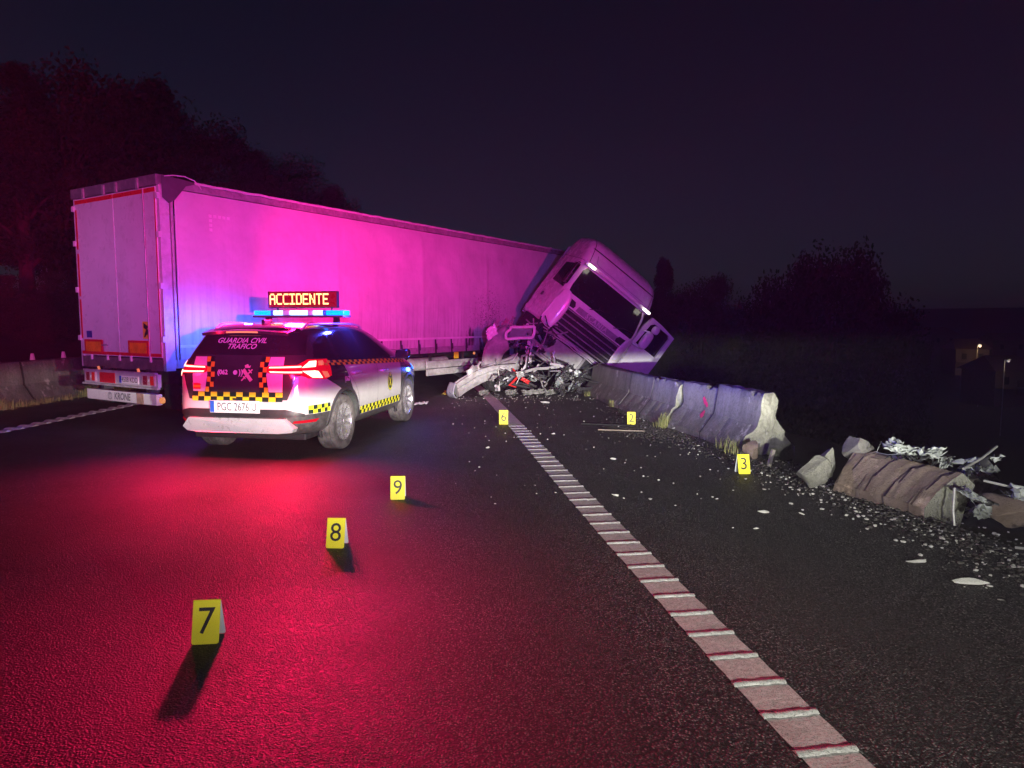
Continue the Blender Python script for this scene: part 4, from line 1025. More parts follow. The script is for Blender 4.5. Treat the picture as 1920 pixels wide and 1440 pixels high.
# name panel, grille and corner deflectors
npn = cpan('name_panel', [[(-.62, 1.475), (.80, 1.475), (.84, 1.62), (-.60, 1.62)]], CABS, .006)
vs, fs = text2d('SCANIA', .165, bold=.003, spacing=1.25)
cabmesh(kskin.lay([([(u + .02, v + 1.545) for u, v in vs], fs)], *CF, .014), 'lettering', simple('letter_metal', (.60, .58, .62), .35, .2), npn)
for s in (-1, 1): cpan('air_vent', [[(s*.93, 1.48), (s*.70, 1.49), (s*.68, 1.56), (s*.74, 1.65), (s*.93, 1.66)][::s]], DARKC, .008)
cpan('grille_backing', [[(-.90, .82), (.90, .82), (.88, 1.45), (-.86, 1.45)]], DARKC, .006)
for k in range(5):
    z = .875 + .135*k; w = .88 - .012*k
    m = MB(); m.grid(lambda u, v: ((u-.5)*2*w + .02, -.045 + .03*abs(u-.5)**2*4 + .028*math.cos(2*math.pi*v), z + .017*math.sin(2*math.pi*v)), 14, 9)
    cabmesh(m, 'grille_slat', simple('slat_grey', (.42, .42, .46), .32, .4, var=.12), smooth=True, angle=60)
for s in (-1, 1):
    P = [(s*1.22, .80), (s*.90, .78), (s*.84, 1.10), (s*.84, 1.40), (s*.90, 1.62), (s*1.00, 1.77), (s*1.10, 1.80), (s*1.17, 1.70), (s*1.20, 1.45)]
    mb = MB()
    for p in [P if s > 0 else P[::-1]]:
        t_v, t_f = tess(p, .05)
        out = []
        for u, v in t_v:
            ed = max(0, min(1, (abs(u) - .84)/.34)); out.append((u, -.085 + .20*ed**2.6 + .05*((v-1.3)/.5)**2*.6, v))
        mb.add(out, t_f)
    solid(cabmesh(mb, 'corner_deflector', CABW, smooth=True, angle=180), .03)
# torn lower front: beams, radiator pack, cavity
cabmesh(MB().box((-1.0, .28, .05), (1.0, .34, .84)), 'engine_bay', DARKC)
cabmesh(MB().box((-1.05, .34, .10), (1.0, 1.9, .82)), 'engine_bay', DARKC)
for z, x0, x1, r in ((.765, -1.0, 1.06, .020), (.70, -1.02, .98, .014), (.735, -.8, 1.0, .010)):
    m = MB(); m.tube([(x0 + (x1-x0)*i/10, .06 + .02*math.sin(i*1.3), z + .012*math.sin(i*2.1)) for i in range(11)], r, 8); cabmesh(m, 'front_beam', SILV, smooth=True)
RADI = simple('radiator_core', (.34, .35, .35), .5, .5, var=.25, dirt=((.16, .15, .14), 5, .5, .6), bump=.3, bscale=70)
rp = cabmesh(MB().box((-.72, .10, .16), (.36, .24, .665), ch=.01), 'radiator', RADI)
for k in range(16):
    z = .195 + k*.029; cabmesh(MB().box((-.68, .088, z), (.32, .0985, z + .012)), 'cooling_fin', RADI, rp)
for x in (-.76, .34): cabmesh(MB().box((x, .06, .10), (x + .06, .22, .70), ch=.012), 'radiator_tank', simple('tank_plastic', (.16, .16, .17), .5), rp)
for k in range(5): cabmesh(MB().box((-.79, .045, .18 + k*.10), (-.73, .075, .24 + k*.10)), 'clip', SILV, rp)
m = MB(); m.tube([(-.9, .12, .08), (-.3, .08, .07), (.3, .10, .10), (.8, .14, .02)], .035, 8); cabmesh(m, 'lower_beam', GALV, smooth=True)
m = MB(); m.tube([(-.7, .02, .13), (.45, .03, .13)], .022, 8); cabmesh(m, 'lower_beam', GALV, smooth=True)
# open door on the far side
D = 2.14
dp = [(1.19, .78), (D, .70), (D + .02, 1.6), (D, 2.50), (1.62, 2.56), (1.27, 2.56), (1.19, 2.3)]
wn_ = [(1.29, 1.80), (2.03, 1.80), (2.04, 2.40), (1.98, 2.46), (1.42, 2.47), (1.33, 2.38)]
bmd = bmesh.new(); ov = [bmd.verts.new((u, 0, v)) for u, v in dp]; iv = [bmd.verts.new((u, 0, v)) for u, v in wn_]
oe = [bmd.edges.new((ov[i], ov[(i+1) % len(ov)])) for i in range(len(ov))]; ie = [bmd.edges.new((iv[i], iv[(i+1) % len(iv)])) for i in range(len(iv))]
bmesh.ops.triangle_fill(bmd, edges=oe + ie, use_beauty=True)
bmd.verts.index_update()
dm = MB(); dm.add([(v.co.x, .30 + .10*(v.co.x - 1.2), v.co.z) for v in bmd.verts], [[v.index for v in f.verts] for f in bmd.faces]); bmd.free()
door = cabmesh(dm, 'cab_door', CABW); solid(door, .07)
m = MB(); m.prism(wn_, .325, .335, lambda u, v, t: (u, t + .10*(u - 1.2), v)); gl = cabmesh(m, 'door_glass', simple('cab_glass', (.010, .010, .014)), door)
m = MB(); m.prism([(1.25, 1.70), (2.06, 1.70), (2.06, 1.745), (1.25, 1.745)], .27, .295, lambda u, v, t: (u, t + .10*(u - 1.2), v)); cabmesh(m, 'door_crease', CABW, door)
def pebble(c, r, ex=.65, sub=3):
    b3 = bmesh.new(); bmesh.ops.create_icosphere(b3, subdivisions=sub, radius=1)
    for v in b3.verts:
        p = v.co; v.co = Vector(tuple(c[i] + math.copysign(abs(p[i])**ex, p[i])*r[i] for i in range(3)))
    return MB().bm(b3)
cabmesh(pebble((1.40, .06, 1.98), (.12, .09, .24), .62), 'mirror_housing', CABW, smooth=True, angle=180)
cabmesh(pebble((1.45, .05, 2.33), (.10, .08, .105), .75), 'mirror_housing', CABW, smooth=True, angle=180)
for pp, r_ in (([(1.22, .2, 2.15), (1.34, .08, 2.2), (1.45, .06, 2.22)], .022), ([(1.22, .2, 1.74), (1.32, .1, 1.74), (1.42, .06, 1.78)], .026)):
    cabmesh(MB().tube(pp, r_, 8), 'mirror_arm', CABW, smooth=True)
# frame rails and rear structure behind the cab
for x in (-.45, .35): cabmesh(MB().box((x, 1.2, .25), (x + .10, 3.4, .52)), 'frame_rail', DARKM)
cabmesh(MB().box((-1.1, 2.06, .75), (1.1, 2.14, 2.9), ch=.02), 'cab_back', CABS)

# wreckage attached to the front axle side
def crumple(c, U, V, amp, seed, nu=12, nv=10, fr=2.2):
    c, U, V = Vector(c), Vector(U), Vector(V); n = U.cross(V).normalized(); mb = MB()
    def fn(u, v):
        q = Vector(((u-.5)*fr*2 + seed*3.1, (v-.5)*fr*2 - seed*1.7, seed))
        k = (1 - abs(noise.noise(q))*2)*amp + noise.noise(q*2.7)*amp*.5; e = noise.noise(q*1.9 + Vector((9, 0, 0)))*.16
        return c + U*(u - .5 + e) + V*(v - .5 + noise.noise(q*1.7 + Vector((0, 9, 4)))*.16) + n*k
    return mb.grid(fn, nu, nv)
def rel(mb): mb.v = [tuple(Vector(p) - TP) for p in mb.v]; return mb
rng = random.Random(11)
def rv(a): return Vector((rng.uniform(-a, a), rng.uniform(-a, a), rng.uniform(-a, a)))
FEND = simple('fender_grey', (.20, .195, .20), .6, var=.25, dirt=((.32, .30, .28), 6, .48, .6), bump=.2, bscale=14)
cc = at(958, 692, 16.55); m = MB()
def fa(u, v):
    q = rad(88) + rad(100)*u; wob = .03*noise.noise(Vector((u*5, v*3, 1))); rx, rz = .70 + wob, 1.10 + wob
    return cc + Vector((rx*math.cos(q) + .05*v, -.25 + .55*v, rz*math.sin(q) - .12*v))
m.grid(fa, 26, 8); solid(rel(m).build('wheel_arch', FEND, tractor, True, 180), .02)
m = MB()
def fa2(u, v):
    q = rad(98) + rad(88)*u; rx, rz = .70*(1 - .62*v), 1.10*(1 - .52*v)
    return cc + Vector((rx*math.cos(q), -.26 + .04*v + .02*noise.noise(Vector((u*4, v*4, 2))), rz*math.sin(q) - .05))
m.grid(fa2, 22, 6); solid(rel(m).build('wheel_arch', FEND, tractor, True, 180), .015)
m = rel(crumple(at(922, 622, 16.2), (.22, .02, .18), (-.06, .05, .24), .02, 3.3)); solid(m.build('torn_panel', CABW, tractor, True, 50), .012)
PUR = [CABW, DARKM, FEND, BLKP, CABS, DARKM, BLKP]
for i in range(26):            # crushed sheet around the front corner
    px, py = rng.uniform(945, 1040), 0; py = rng.uniform(606, 700) - (px - 990)*.12
    s = rng.uniform(.14, .34); m = rel(crumple(at(px, py, rng.uniform(16.3, 17.1)), rv(1).normalized()*s, rv(1).normalized()*s, s*.30, i*1.37 + .4))
    solid(m.build('crushed_panel', PUR[i % 7], tractor, True, 40), .008)
for i in range(44):            # bent pipes, brackets and cables
    px = rng.uniform(940, 1045); py = rng.uniform(602, 712) - (px - 990)*.15
    p = at(px, py, rng.uniform(16.3, 17.2)); d = rv(1).normalized()*rng.uniform(.12, .34); b_ = rv(.12)
    m = MB(); m.tube([p - d, p - d*.4 + b_, p + d*.3 + b_*.6, p + d], rng.uniform(.008, .028), 6)
    rel(m).build('bent_pipe', [DARKM, SILV, CABS, GALV, BLKP][i % 5], tractor, True)
# crooked headlamp frame above the crushed corner
c0 = at(976, 624, 16.15); U, V = Vector((.60, .05, .03)), Vector((.05, .05, .26)); m = MB()
for a, b_ in (((-.5, -.5), (.5, -.5)), ((.5, -.5), (.5, .5)), ((.5, .5), (-.4, .55)), ((-.4, .55), (-.55, .1)), ((-.55, .1), (-.5, -.5))):
    m.tube([c0 + U*a[0] + V*a[1], c0 + U*(a[0]+b_[0])/2 + V*(a[1]+b_[1])/2 + rv(.02), c0 + U*b_[0] + V*b_[1]], .035, 8)
rel(m).build('headlamp_frame', CABW, tractor, True)
rel(MB().box(c0 + Vector((-.26, .06, -.10)), c0 + Vector((.26, .10, .10)))).build('headlamp_bowl', BLKP, tractor)
# lower tangle resting on the road
for i in range(30):
    px = rng.uniform(905, 1095); py = rng.uniform(688, 730); Y = rng.uniform(16.0, 16.9)
    p = at(px, py, Y); p.z = max(p.z, .06); d = Vector((rng.uniform(-.6, .6), rng.uniform(-.3, .3), rng.uniform(-.25, .25))); m = MB()
    m.tube([p - d, p - d*.3 + rv(.06), p + d*.4 + rv(.06), p + d], rng.uniform(.012, .04), 6)
    for k in range(len(m.v)): m.v[k] = (m.v[k][0], m.v[k][1], max(.012, m.v[k][2]))
    rel(m).build('bent_pipe', [GALV, DARKM, BLKP, SILV, DARKM][i % 5], tractor, True)
for i in range(15):
    px = rng.uniform(915, 1095); py = rng.uniform(694, 734); s = rng.uniform(.10, .30); p = at(px, py, rng.uniform(15.9, 16.7)); p.z = max(p.z, s*.7)
    m = crumple(p, rv(1).normalized()*s, rv(1).normalized()*s*.7, s*.3, i*2.1 + 50)
    for k in range(len(m.v)): m.v[k] = (m.v[k][0], m.v[k][1], max(.012, m.v[k][2]))
    solid(rel(m).build('crushed_panel', [FEND, BLKP, DARKM, GALV, DARKM, CABS, BLKP][i % 7], tractor, True, 40), .008)
for i in range(24):            # heap at the right foot against the barrier
    px = rng.gauss(1066, 17); py = rng.uniform(690, 738); s = rng.uniform(.08, .24); p = at(px, py, rng.uniform(15.9, 16.5)); p.z = max(p.z, s*.7)
    m = crumple(p, rv(1).normalized()*s, rv(1).normalized()*s, s*.35, i*1.9 + 90)
    for k in range(len(m.v)): m.v[k] = (m.v[k][0], m.v[k][1], max(.012, m.v[k][2]))
    solid(rel(m).build('crushed_panel', [simple('pale_foil', (.24, .27, .27), .35, .3, var=.4), DARKM, BLKP, FEND, DARKM][i % 5], tractor, True, 40), .006)
# front wheel lying under the wreck
pr_, _ = wheel_parts(.50, .32, .29, '', 0, 0, 0, None, None, None); p = at(935, 700, 16.9)
M = Matrix.Translation((p.x - TP.x, 16.95 - TP.y, .47)) @ Matrix.Rotation(rad(-35), 4, 'Z') @ Matrix.Rotation(rad(18), 4, 'Y')
wh = MB().lathe(pr_, 36, M).build('wheel', RUBBER, tractor, True, 40); MB().lathe([(.29, -.13), (.30, .13), (.2, .10), (.1, .02), (0, .02), (0, -.1)], 24, M).build('rim', GALV, wh, True, 40)

# ------------------------------------------------------------------ loose wreck pieces
def loose(name, mb, mat, label, cat, group=None, smooth=True, angle=40, th=0):
    v = np.array(mb.v); c = Vector((float(v[:, 0].mean()), float(v[:, 1].mean()), float(v[:, 2].min())))
    mb.v = [tuple(Vector(p) - c) for p in mb.v]; o = mb.build(name, mat, None, smooth, angle); o.location = c
    if th: solid(o, th)
    return tag(o, label, cat, group)
# torn bumper beam reaching out over the edge line
A_, B_ = Vector((-1.26, 15.65, .16)), Vector((.10, 16.75, .80)); ax_ = (B_ - A_).normalized(); sd = ax_.cross(Vector((0, 0, 1))).normalized(); upv = sd.cross(ax_)
prof = [(-.15, -.07), (-.05, -.095), (.06, -.09), (.15, -.06), (.15, -.02), (.10, .0), (.14, .03), (.14, .07), (.05, .10), (.02, .06), (-.05, .09), (-.14, .07)]
Lb = (B_ - A_).length; bmr = thing('bumper_beam', 'long pale torn bumper beam jutting from the wreck over the white edge line', 'bumper', A_)
m = MB(); K = len(prof); NS = 22
for i in range(NS+1):
    t = i/NS; tw = .5*t**2; dr = .05*math.sin(t*5)
    for (u, v) in prof:
        cu, cv = u*math.cos(tw) - v*math.sin(tw), u*math.sin(tw) + v*math.cos(tw); j = noise.noise(Vector((t*6, u*8, v*8)))*.025
        m.v.append(ax_*(t*Lb) + upv*(cu*(1 + .25*t) + dr + j) + sd*(cv + j))
m.f = [(i*K+j, i*K+(j+1) % K, (i+1)*K+(j+1) % K, (i+1)*K+j) for i in range(NS) for j in range(K)] + [tuple(range(K))]
m.build('beam_body', GALV, bmr, True, 30)
m = MB(); m.grid(lambda u, v: ax_*(-.02 - .16*math.sin(math.pi*u)) + upv*((u-.5)*.44 - .02) + sd*((v-.5)*.30*(1 - .3*abs(u-.5))), 14, 8); solid(m.build('end_cap', simple('cap_blue_grey', (.40, .46, .52), .35, .3, var=.25), bmr, True, 180), .015)
m = rel(MB()); br = MB()
for q in (.28, .40):
    br.tube([ax_*(Lb*q) + upv*.12, ax_*(Lb*q) + upv*.30 + sd*.02, ax_*(Lb*(q+.06)) + upv*.34], .03, 6)
br.grid(lambda u, v: ax_*(Lb*(.22 + .22*u)) + upv*(.14 + .20*v*(1 - .4*abs(u-.4))) + sd*(.05*math.sin(u*5)), 10, 5); solid(br.build('bracket_plate', GALV, bmr, True, 40), .01)
# red air line and thin dangling cables
rp_ = [at(962, 692, 16.3), at(972, 705, 16.1), at(962, 716, 16.0), at(955, 722, 15.9), at(968, 726, 15.85)]
for p in rp_: p.z = max(p.z, .03)
loose('red_hose', MB().tube(rp_, [.02, .024, .03, .02, .014], 8), simple('red_rubber', (.55, .02, .02), .45), 'bright red torn air hose lying under the wrecked cab front', 'hose')
m = crumple(at(985, 714, 16.05), (.18, .05, -.10), (.04, .06, .06), .02, 7.7); m.v = [(a, b, max(.02, c)) for a, b, c in m.v]
loose('red_fairing', m, simple('red_rubber', (.55, .02, .02)), 'torn red sheet piece under the wrecked cab beside the red hose', 'debris', th=.01)
for (a, b, lab) in (((933, 690), (936, 732), 'left'), ((978, 690), (968, 720), 'right')):
    p, q = at(*a, 16.2), at(*b, 15.95); q.z = max(q.z, .0); loose('loose_cable', MB().tube([p, (p+q)/2 + Vector((.03, 0, 0)), q], .007, 5), WHT, 'thin pale cable hanging from the wreck to the road, %s one of two' % lab, 'cable', 'cables hanging from the wreck')
for (px, py, w, hh, sd_, lab) in ((1000, 722, .50, .16, 5, 'large crumpled white plastic panel lying in front of the wreck'), (1030, 727, .22, .10, 8, 'small cream plastic shard to the right of the crumpled white panel'),
        (958, 719, .26, .12, 12, 'white plastic splinter beside the end of the white edge line'), (906, 712, .20, .08, 15, 'pale splinter lying across the end of the edge line')):
    p = at(px, py, 15.9); p.z = .07; m = crumple(p, (w, .1, .02), (-.03, hh*.6, .10), .07, sd_); m.v = [(a, b, max(.01, c)) for a, b, c in m.v]
    loose('plastic_panel', m, simple('panel_pale', (.20, .21, .19), .5, var=.35), lab, 'debris', 'plastic panels under the wreck', th=.006)
p = at(846, 719, 16.2); p.z = .03; m = crumple(p, (.35, .1, .02), (.02, .2, .05), .05, 21); m.v = [(a, b, max(.01, c)) for a, b, c in m.v]
loose('yellow_scrap', m, simple('yellow_plastic', (.7, .62, .08), .5), 'crumpled yellow scrap on the road left of the torn beam', 'debris', th=.006)
p = at(790, 761, 14.2); p.z = .02; m = crumple(p, (.25, .02, .02), (.02, .16, .02), .03, 25); m.v = [(a, b, max(.008, c)) for a, b, c in m.v]
loose('pale_scrap', m, WHT, 'pale plastic scrap on the road beside the patrol car front wheel', 'debris', th=.005)
# ------------------------------------------------------------------ evidence markers
MYEL = simple('marker_yellow', (.86, .80, .03), .45, var=.05); MIN = simple('marker_inner', (.62, .66, .70), .5, var=.08)
def marker(n, x, y, rz, s, label):
    t = thing('evidence_marker', label, 'marker', (x, y, .0), rad(rz), 'numbered evidence markers'); t.scale = (s,)*3
    w, h, dp = .068, .212, .060; th = .0025
    def pan(sgn, mat, name):
        m = MB(); r = .012; pl = [(-w, 0), (w, 0), (w, h), (-w, h)]
        pl = []
        for cx, cy, a0 in ((w-r, r, -90), (w-r, h-.002, 0), (-w+r, h-.002, 90), (-w+r, r, 180)):
            rr_ = r if cy == r else .002
            for k in range(4): q = rad(a0 + 30*k); pl.append((cx + (rr_ if cy == r else 0)*math.cos(q) + (0 if cy == r else (r if cx > 0 else -r)), cy + rr_*math.sin(q)))
        def fr(u, v, tt): return (u, sgn*(dp*(1 - v/h)) + sgn*tt, v*.985 + .001)
        m.prism(pl, 0, th, fr); return m.build(name, mat, t)
    f = pan(-1, MYEL, 'front_panel'); b = pan(1, MIN, 'back_panel')
    vs, fs = text2d(str(n), .185); m = MB(); m.add([(u*1.0, -dp*(1 - (v + .108)/h) - th - .0012, (v + .108)*.985) for u, v in vs], fs); m.build('numeral', INK, f)
    MB().tube([(-w, 0, h*.985), (w, 0, h*.985)], .004, 8).build('fold', MYEL, t, True)
    return t
marker(7, -1.63, 3.62, 6, 1.03, 'yellow evidence marker tent with black number 7, nearest the camera')
marker(8, -1.33, 5.19, -3, 1.02, 'yellow evidence marker tent with black number 8 on the red-lit asphalt')
marker(9, -1.10, 6.63, 4, 1.02, 'yellow evidence marker tent with black number 9, nearest the patrol car')
marker(6, -.14, 11.56, 0, 1.08, 'yellow evidence marker tent with black number 6 on the white edge line')
marker(2, 1.98, 11.50, -6, .98, 'yellow evidence marker tent with black number 2 by the standing barrier')
marker(3, 2.60, 7.76, 4, 1.0, 'yellow evidence marker tent with black number 3 before the broken barrier end')

# ------------------------------------------------------------------ barrier rubble on the right
def chunk(c, r, seed, cuts=9, sub=3):
    rg = random.Random(seed); b3 = bmesh.new(); bmesh.ops.create_icosphere(b3, subdivisions=sub, radius=1)
    for _ in range(cuts):
        n = Vector((rg.gauss(0, 1), rg.gauss(0, 1), rg.gauss(0, 1))).normalized(); d = rg.uniform(.45, .8) if sub > 2 else rg.uniform(.28, .6)
        for v in b3.verts:
            k = v.co.dot(n) - d
            if k > 0: v.co -= n*k
    for v in b3.verts:
        p = v.co; q = p*(1 + .10*noise.noise(p*2.3 + Vector((seed, 0, 0))) + .05*noise.noise(p*6 + Vector((0, seed, 0)))); v.co = Vector(c) + Vector((q.x*r[0], q.y*r[1], q.z*r[2]))
    return MB().bm(b3)
# large piece of barrier lying tipped back
a0, a1 = Vector((3.22, 6.98, 0)), Vector((3.60, 5.93, 0)); d_ = (a1 - a0); Lr = d_.length; d_.normalize(); n_ = Vector((-d_.y, d_.x, 0)); n_ = n_ if n_.x > 0 else -n_
frag = thing('barrier_fragment', 'big brown-grey piece of concrete barrier lying tipped over, pale broken end facing right', 'rubble', a0)
cen0 = Vector((0, 0, 0)); pf = [(0, 0), (-.02, .10), (.10, .24), (.27, .37), (.42, .40), (.50, .30), (.52, .05), (.45, -.15), (.05, -.15)]
K = len(pf); NS = 60; rings = []
for i in range(NS+1):
    t = i/NS; rg = []
    for (u, z) in pf:
        s = t*Lr
        s += max(0, 1 - t*4)*.18*(noise.noise(Vector((u*6, z*6, 3))) + .3); s -= max(0, 1 - (1-t)*4)*.16*(noise.noise(Vector((u*7, z*7, 8))) + .2)
        fc = (s*3.4 - z*1.1 + .25*noise.noise(Vector((z*9, u*9, s*3)))) % 1; st_ = (.028*fc + (.022 if fc < .10 else 0) + .015*noise.noise(Vector((s*16, u*14, z*14)))) if u < .44 and z > .02 else 0
        sc = 1 - .10*t
        rg.append(d_*s + n_*(u + st_) + Vector((0, 0, (z*sc - st_*.5 + .012*noise.noise(Vector((s*4, u*5, z*5)))))))
    rings.append(rg)
m = MB(); m.v = [p for r in rings for p in r]; m.f = [(i*K+j, i*K+(j+1) % K, (i+1)*K+(j+1) % K, (i+1)*K+j) for i in range(NS) for j in range(K)]
CONC2 = mat_concrete('brown_concrete', (.17, .125, .10), (.27, .21, .175), (.12, .09, .075)); m.build('concrete_body', CONC2, frag, True, 25)
for r, sg in ((rings[0], -1), (rings[-1], 1)):
    c = sum(r, Vector())/K; m = MB(); R2 = []
    for f in (1, .85, .7, .55, .4, .25, .1, .03): R2 += [c + (p - c)*f + d_*sg*(.04*(1-f) + .07*noise.noise((c + (p-c)*f)*11)*min(1, (1 - f)*4)) for p in r]
    m.v = R2; m.f = [(i*K+j, i*K+(j+1) % K, (i+1)*K+(j+1) % K, (i+1)*K+j) for i in range(7) for j in range(K)] + [tuple(7*K + j for j in range(K))]; m.build('broken_end', FRESH, frag, True, 60)
loose('concrete_chunk', chunk((3.06, 7.02, .16), (.21, .15, .22), 4, 12), FRESH, 'pale grey-green concrete chunk standing left of the large tipped fragment', 'rubble', 'concrete chunks by the roadside', angle=30)
loose('concrete_chunk', chunk((3.30, 7.25, .22), (.14, .14, .19), 9, 12), FRESH, 'thin pale concrete slab leaning behind the grey-green chunk', 'rubble', 'concrete chunks by the roadside', angle=30)
loose('concrete_chunk', chunk((3.62, 7.15, .34), (.19, .22, .22), 14, 12), CONC, 'dark wedge of concrete poking up behind the large tipped fragment', 'rubble', 'concrete chunks by the roadside', angle=30)
loose('concrete_chunk', chunk((4.48, 6.75, .16), (.30, .22, .16), 22, 12), CONC, 'flat concrete block with purple-lit end at the back of the rubble', 'rubble', 'concrete chunks by the roadside', angle=30)
loose('concrete_chunk', chunk((4.22, 5.72, .12), (.30, .24, .22), 31, 12), CONC2, 'boulder-like concrete lump with wires at the right picture edge', 'rubble', 'concrete chunks by the roadside', angle=30)
loose('concrete_chunk', chunk((2.98, 8.55, .10), (.13, .13, .14), 37, 10), CONC2, 'dark lump of rubble under the broken end of the standing barrier', 'rubble', 'concrete chunks by the roadside', angle=30)
# plastic sheeting, insulation and wires caught in the rubble
FOIL = simple('torn_sheet', (.24, .26, .25), .55, var=.2, nscale=20)
rng = random.Random(5)
sheets = [((3.66, 6.62, .44), .34, 'white torn insulation tangle on top of the large fragment, left tuft'), ((3.85, 6.52, .44), .30, 'white torn insulation tangle on top of the large fragment, middle tuft'), ((4.02, 6.45, .40), .26, 'white torn insulation tangle on top of the large fragment, right tuft'),
          ((4.45, 6.55, .30), .40, 'white fibrous sheet draped over the flat block at the back'), ((3.84, 5.72, .20), .24, 'shredded white foil below the pale broken end'), ((4.20, 5.58, .28), .30, 'white torn sheet wrapped over the right-hand lump'),
          ((4.24, 5.05, .10), .40, 'spray of white splinters at the right picture edge')]
for i, (c, s, lab) in enumerate(sheets):
    t = thing('torn_sheet', lab, 'debris', c, 0, 'white torn sheeting in the rubble')
    for k in range(5):
        m = crumple(rv(s*.25), Vector((rng.uniform(-1, 1), rng.uniform(-1, 1), rng.uniform(-.35, .35))).normalized()*s*rng.uniform(.5, .95), Vector((rng.uniform(-1, 1), rng.uniform(-1, 1), rng.uniform(-.4, .4))).normalized()*s*.5, s*.15, i*7 + k*1.3, 10, 7, 3.); solid(m.build('shred', FOIL if k % 5 < 3 else BLKP, t, True, 50), .006)
    for k in range(1):
        p = rv(s*.3); d = rv(1).normalized()*s*rng.uniform(.4, .9); d.z *= .5; b_ = rv(s*.25)
        MB().tube([p - d, p - d*.3 + b_, p + d*.4 + b_*.7, p + d], rng.uniform(.0015, .004), 5).build('wire', FOIL, t, True)
STEEL = simple('rebar', (.42, .42, .40), .5, .5, var=.3)
for (pts, lab) in (([(4.0, 6.1, .40), (4.3, 6.3, .46), (4.6, 6.55, .52)], 'straight pale rod sticking out of the broken end of the large fragment'), ([(4.05, 5.9, .34), (4.32, 5.6, .30), (4.55, 5.3, .14)], 'bent pale rod arching over the right-hand lump'),
                   ([(3.78, 5.12, .01), (4.0, 4.9, .03), (4.25, 4.72, .02), (4.4, 4.66, .01)], 'thin yellowish twig lying on the ground at the right edge'), ([(3.74, 5.80, .30), (3.70, 5.74, .12), (3.705, 5.72, .0)], 'short pale wire hanging at the corner of the large fragment')):
    loose('steel_rod', MB().tube(pts, .011, 6), STEEL, lab, 'rod', 'rods and wires in the rubble')
loose('timber_scrap', MB().tube([(3.02, 8.1, .0), (3.08, 8.12, .20)], .028, 5), simple('wood_grey', (.18, .16, .14), .8), 'short grey stick standing upright between barrier and rubble', 'stick')
# ------------------------------------------------------------------ scattered stones and glass
PALE = simple('pale_stone', (.58, .58, .54), .6, var=.25, nscale=18)
sx = [chunk((0, 0, 0), (1, .7, .5), 60 + i, 10, 2) for i in range(5)]
smesh = []
for c in sx:
    o = c.build('concrete_shard', PALE, None, False); smesh.append(o.data); bpy.data.objects.remove(o)
big = [((1155, 930), .05, 'white concrete shard on the shoulder, nearest the white edge line'), ((1218, 937), .036, 'small white shard right of the one nearest the edge line'), ((1436, 962), .05, 'white shard with a long dark shadow, beyond the middle of the shoulder'),
       ((1416, 993), .04, 'white shard lying nearest the camera in the middle of the shoulder'), ((1503, 965), .036, 'pale shard just left of the gravel below the grey chunk'), ((1344, 936), .024, 'tiny shard on the shoulder below marker 3'),
       ((1432, 919), .038, 'white shard right below marker 3 towards the rubble'), ((1039, 814), .045, 'single white shard beside the far end of the ridged line'), ((1374, 920), .02, 'tiny white shard directly below marker 3'),
       ((1822, 1096), .085, 'long white shard alone at the lower right'), ((1722, 1055), .06, 'pinkish flat shard left of the long white shard'), ((1874, 1126), .022, 'small shard below the long white shard'),
       ((916, 840), .045, 'white scrap left of the edge line below marker 6'), ((928, 945), .02, 'tiny white chip on the lane right of marker 9'), ((1000, 838), .025, 'small chip on the edge line beside its ridges'),
       ((1024, 756), .09, 'flat white strip on the road before the wreck'), ((1265, 806), .10, 'pale stone at the foot of the cracked barrier gap'), ((1375, 990), .016, 'tiny chip on the shoulder left of the nearest shard'),
       ((1266, 948), .018, 'tiny forked chip in the middle of the shoulder'), ((1150, 862), .05, 'yellowish crushed scrap on the shoulder below marker 2')]
def gpt(px, py):
    c, s = math.cos(PIT), math.sin(PIT); d = Vector(((px-960)/1310, c + (720-py)/1310*s, -s + (720-py)/1310*c)); t = -CAMH/d.z; return Vector((d.x*t, d.y*t, 0))
for i, (q, r, lab) in enumerate(big):
    o = bpy.data.objects.new('concrete_shard', smesh[i % 5]); COL.objects.link(o); p = gpt(*q); o.location = (p.x, p.y, r*.28); sxx = 1.6 if 'long' in lab or 'strip' in lab else 1.0
    o.scale = (r*sxx, r*.9, r*.62); o.rotation_euler = (rng.uniform(-.2, .2), rng.uniform(-.2, .2), rng.uniform(-.4, .4)); tag(o, lab, 'debris', 'larger shards scattered on the shoulder')
rng = random.Random(21); m = MB(); m2 = MB()
tet = [[tuple(v.co) for v in me.vertices] for me in smesh]; tf = [[tuple(p.vertices) for p in me.polygons] for me in smesh]
low = MB(); lowc = []
for i in range(5):
    b3 = bmesh.new(); bmesh.ops.create_icosphere(b3, subdivisions=1, radius=1)
    for v in b3.verts: v.co *= rng.uniform(.6, 1.1)
    b3.verts.index_update(); lowc.append(([v.co.copy() for v in b3.verts], [tuple(v.index for v in f.verts) for f in b3.faces])); b3.free()
def sprinkle(mb, x, y, r):
    vs, fs = lowc[rng.randrange(5)]; M = Matrix.Translation((x, y, r*.3)) @ Matrix.Rotation(rng.uniform(0, 6.3), 4, 'Z') @ Matrix.Diagonal((r*rng.uniform(.7, 1.5), r, r*rng.uniform(.4, .9), 1)); mb.add(vs, fs, M)
for i in range(420):      # along the foot of the barrier and round the rubble
    y = rng.uniform(4.3, 12.5); x = xb(y) - abs(rng.gauss(0, .30)) + rng.uniform(-.05, .35)*(1 if y < 8.6 else 0)
    if y > 9 and rng.random() < .45: continue
    sprinkle(m, x, y, rng.choice([.005, .006, .008, .010, .013, .018]))
for i in range(230):
    y = rng.uniform(4.2, 7.2); sprinkle(m, xb(y) + rng.gauss(.0, .28), y, rng.choice([.006, .008, .010, .014, .020]))
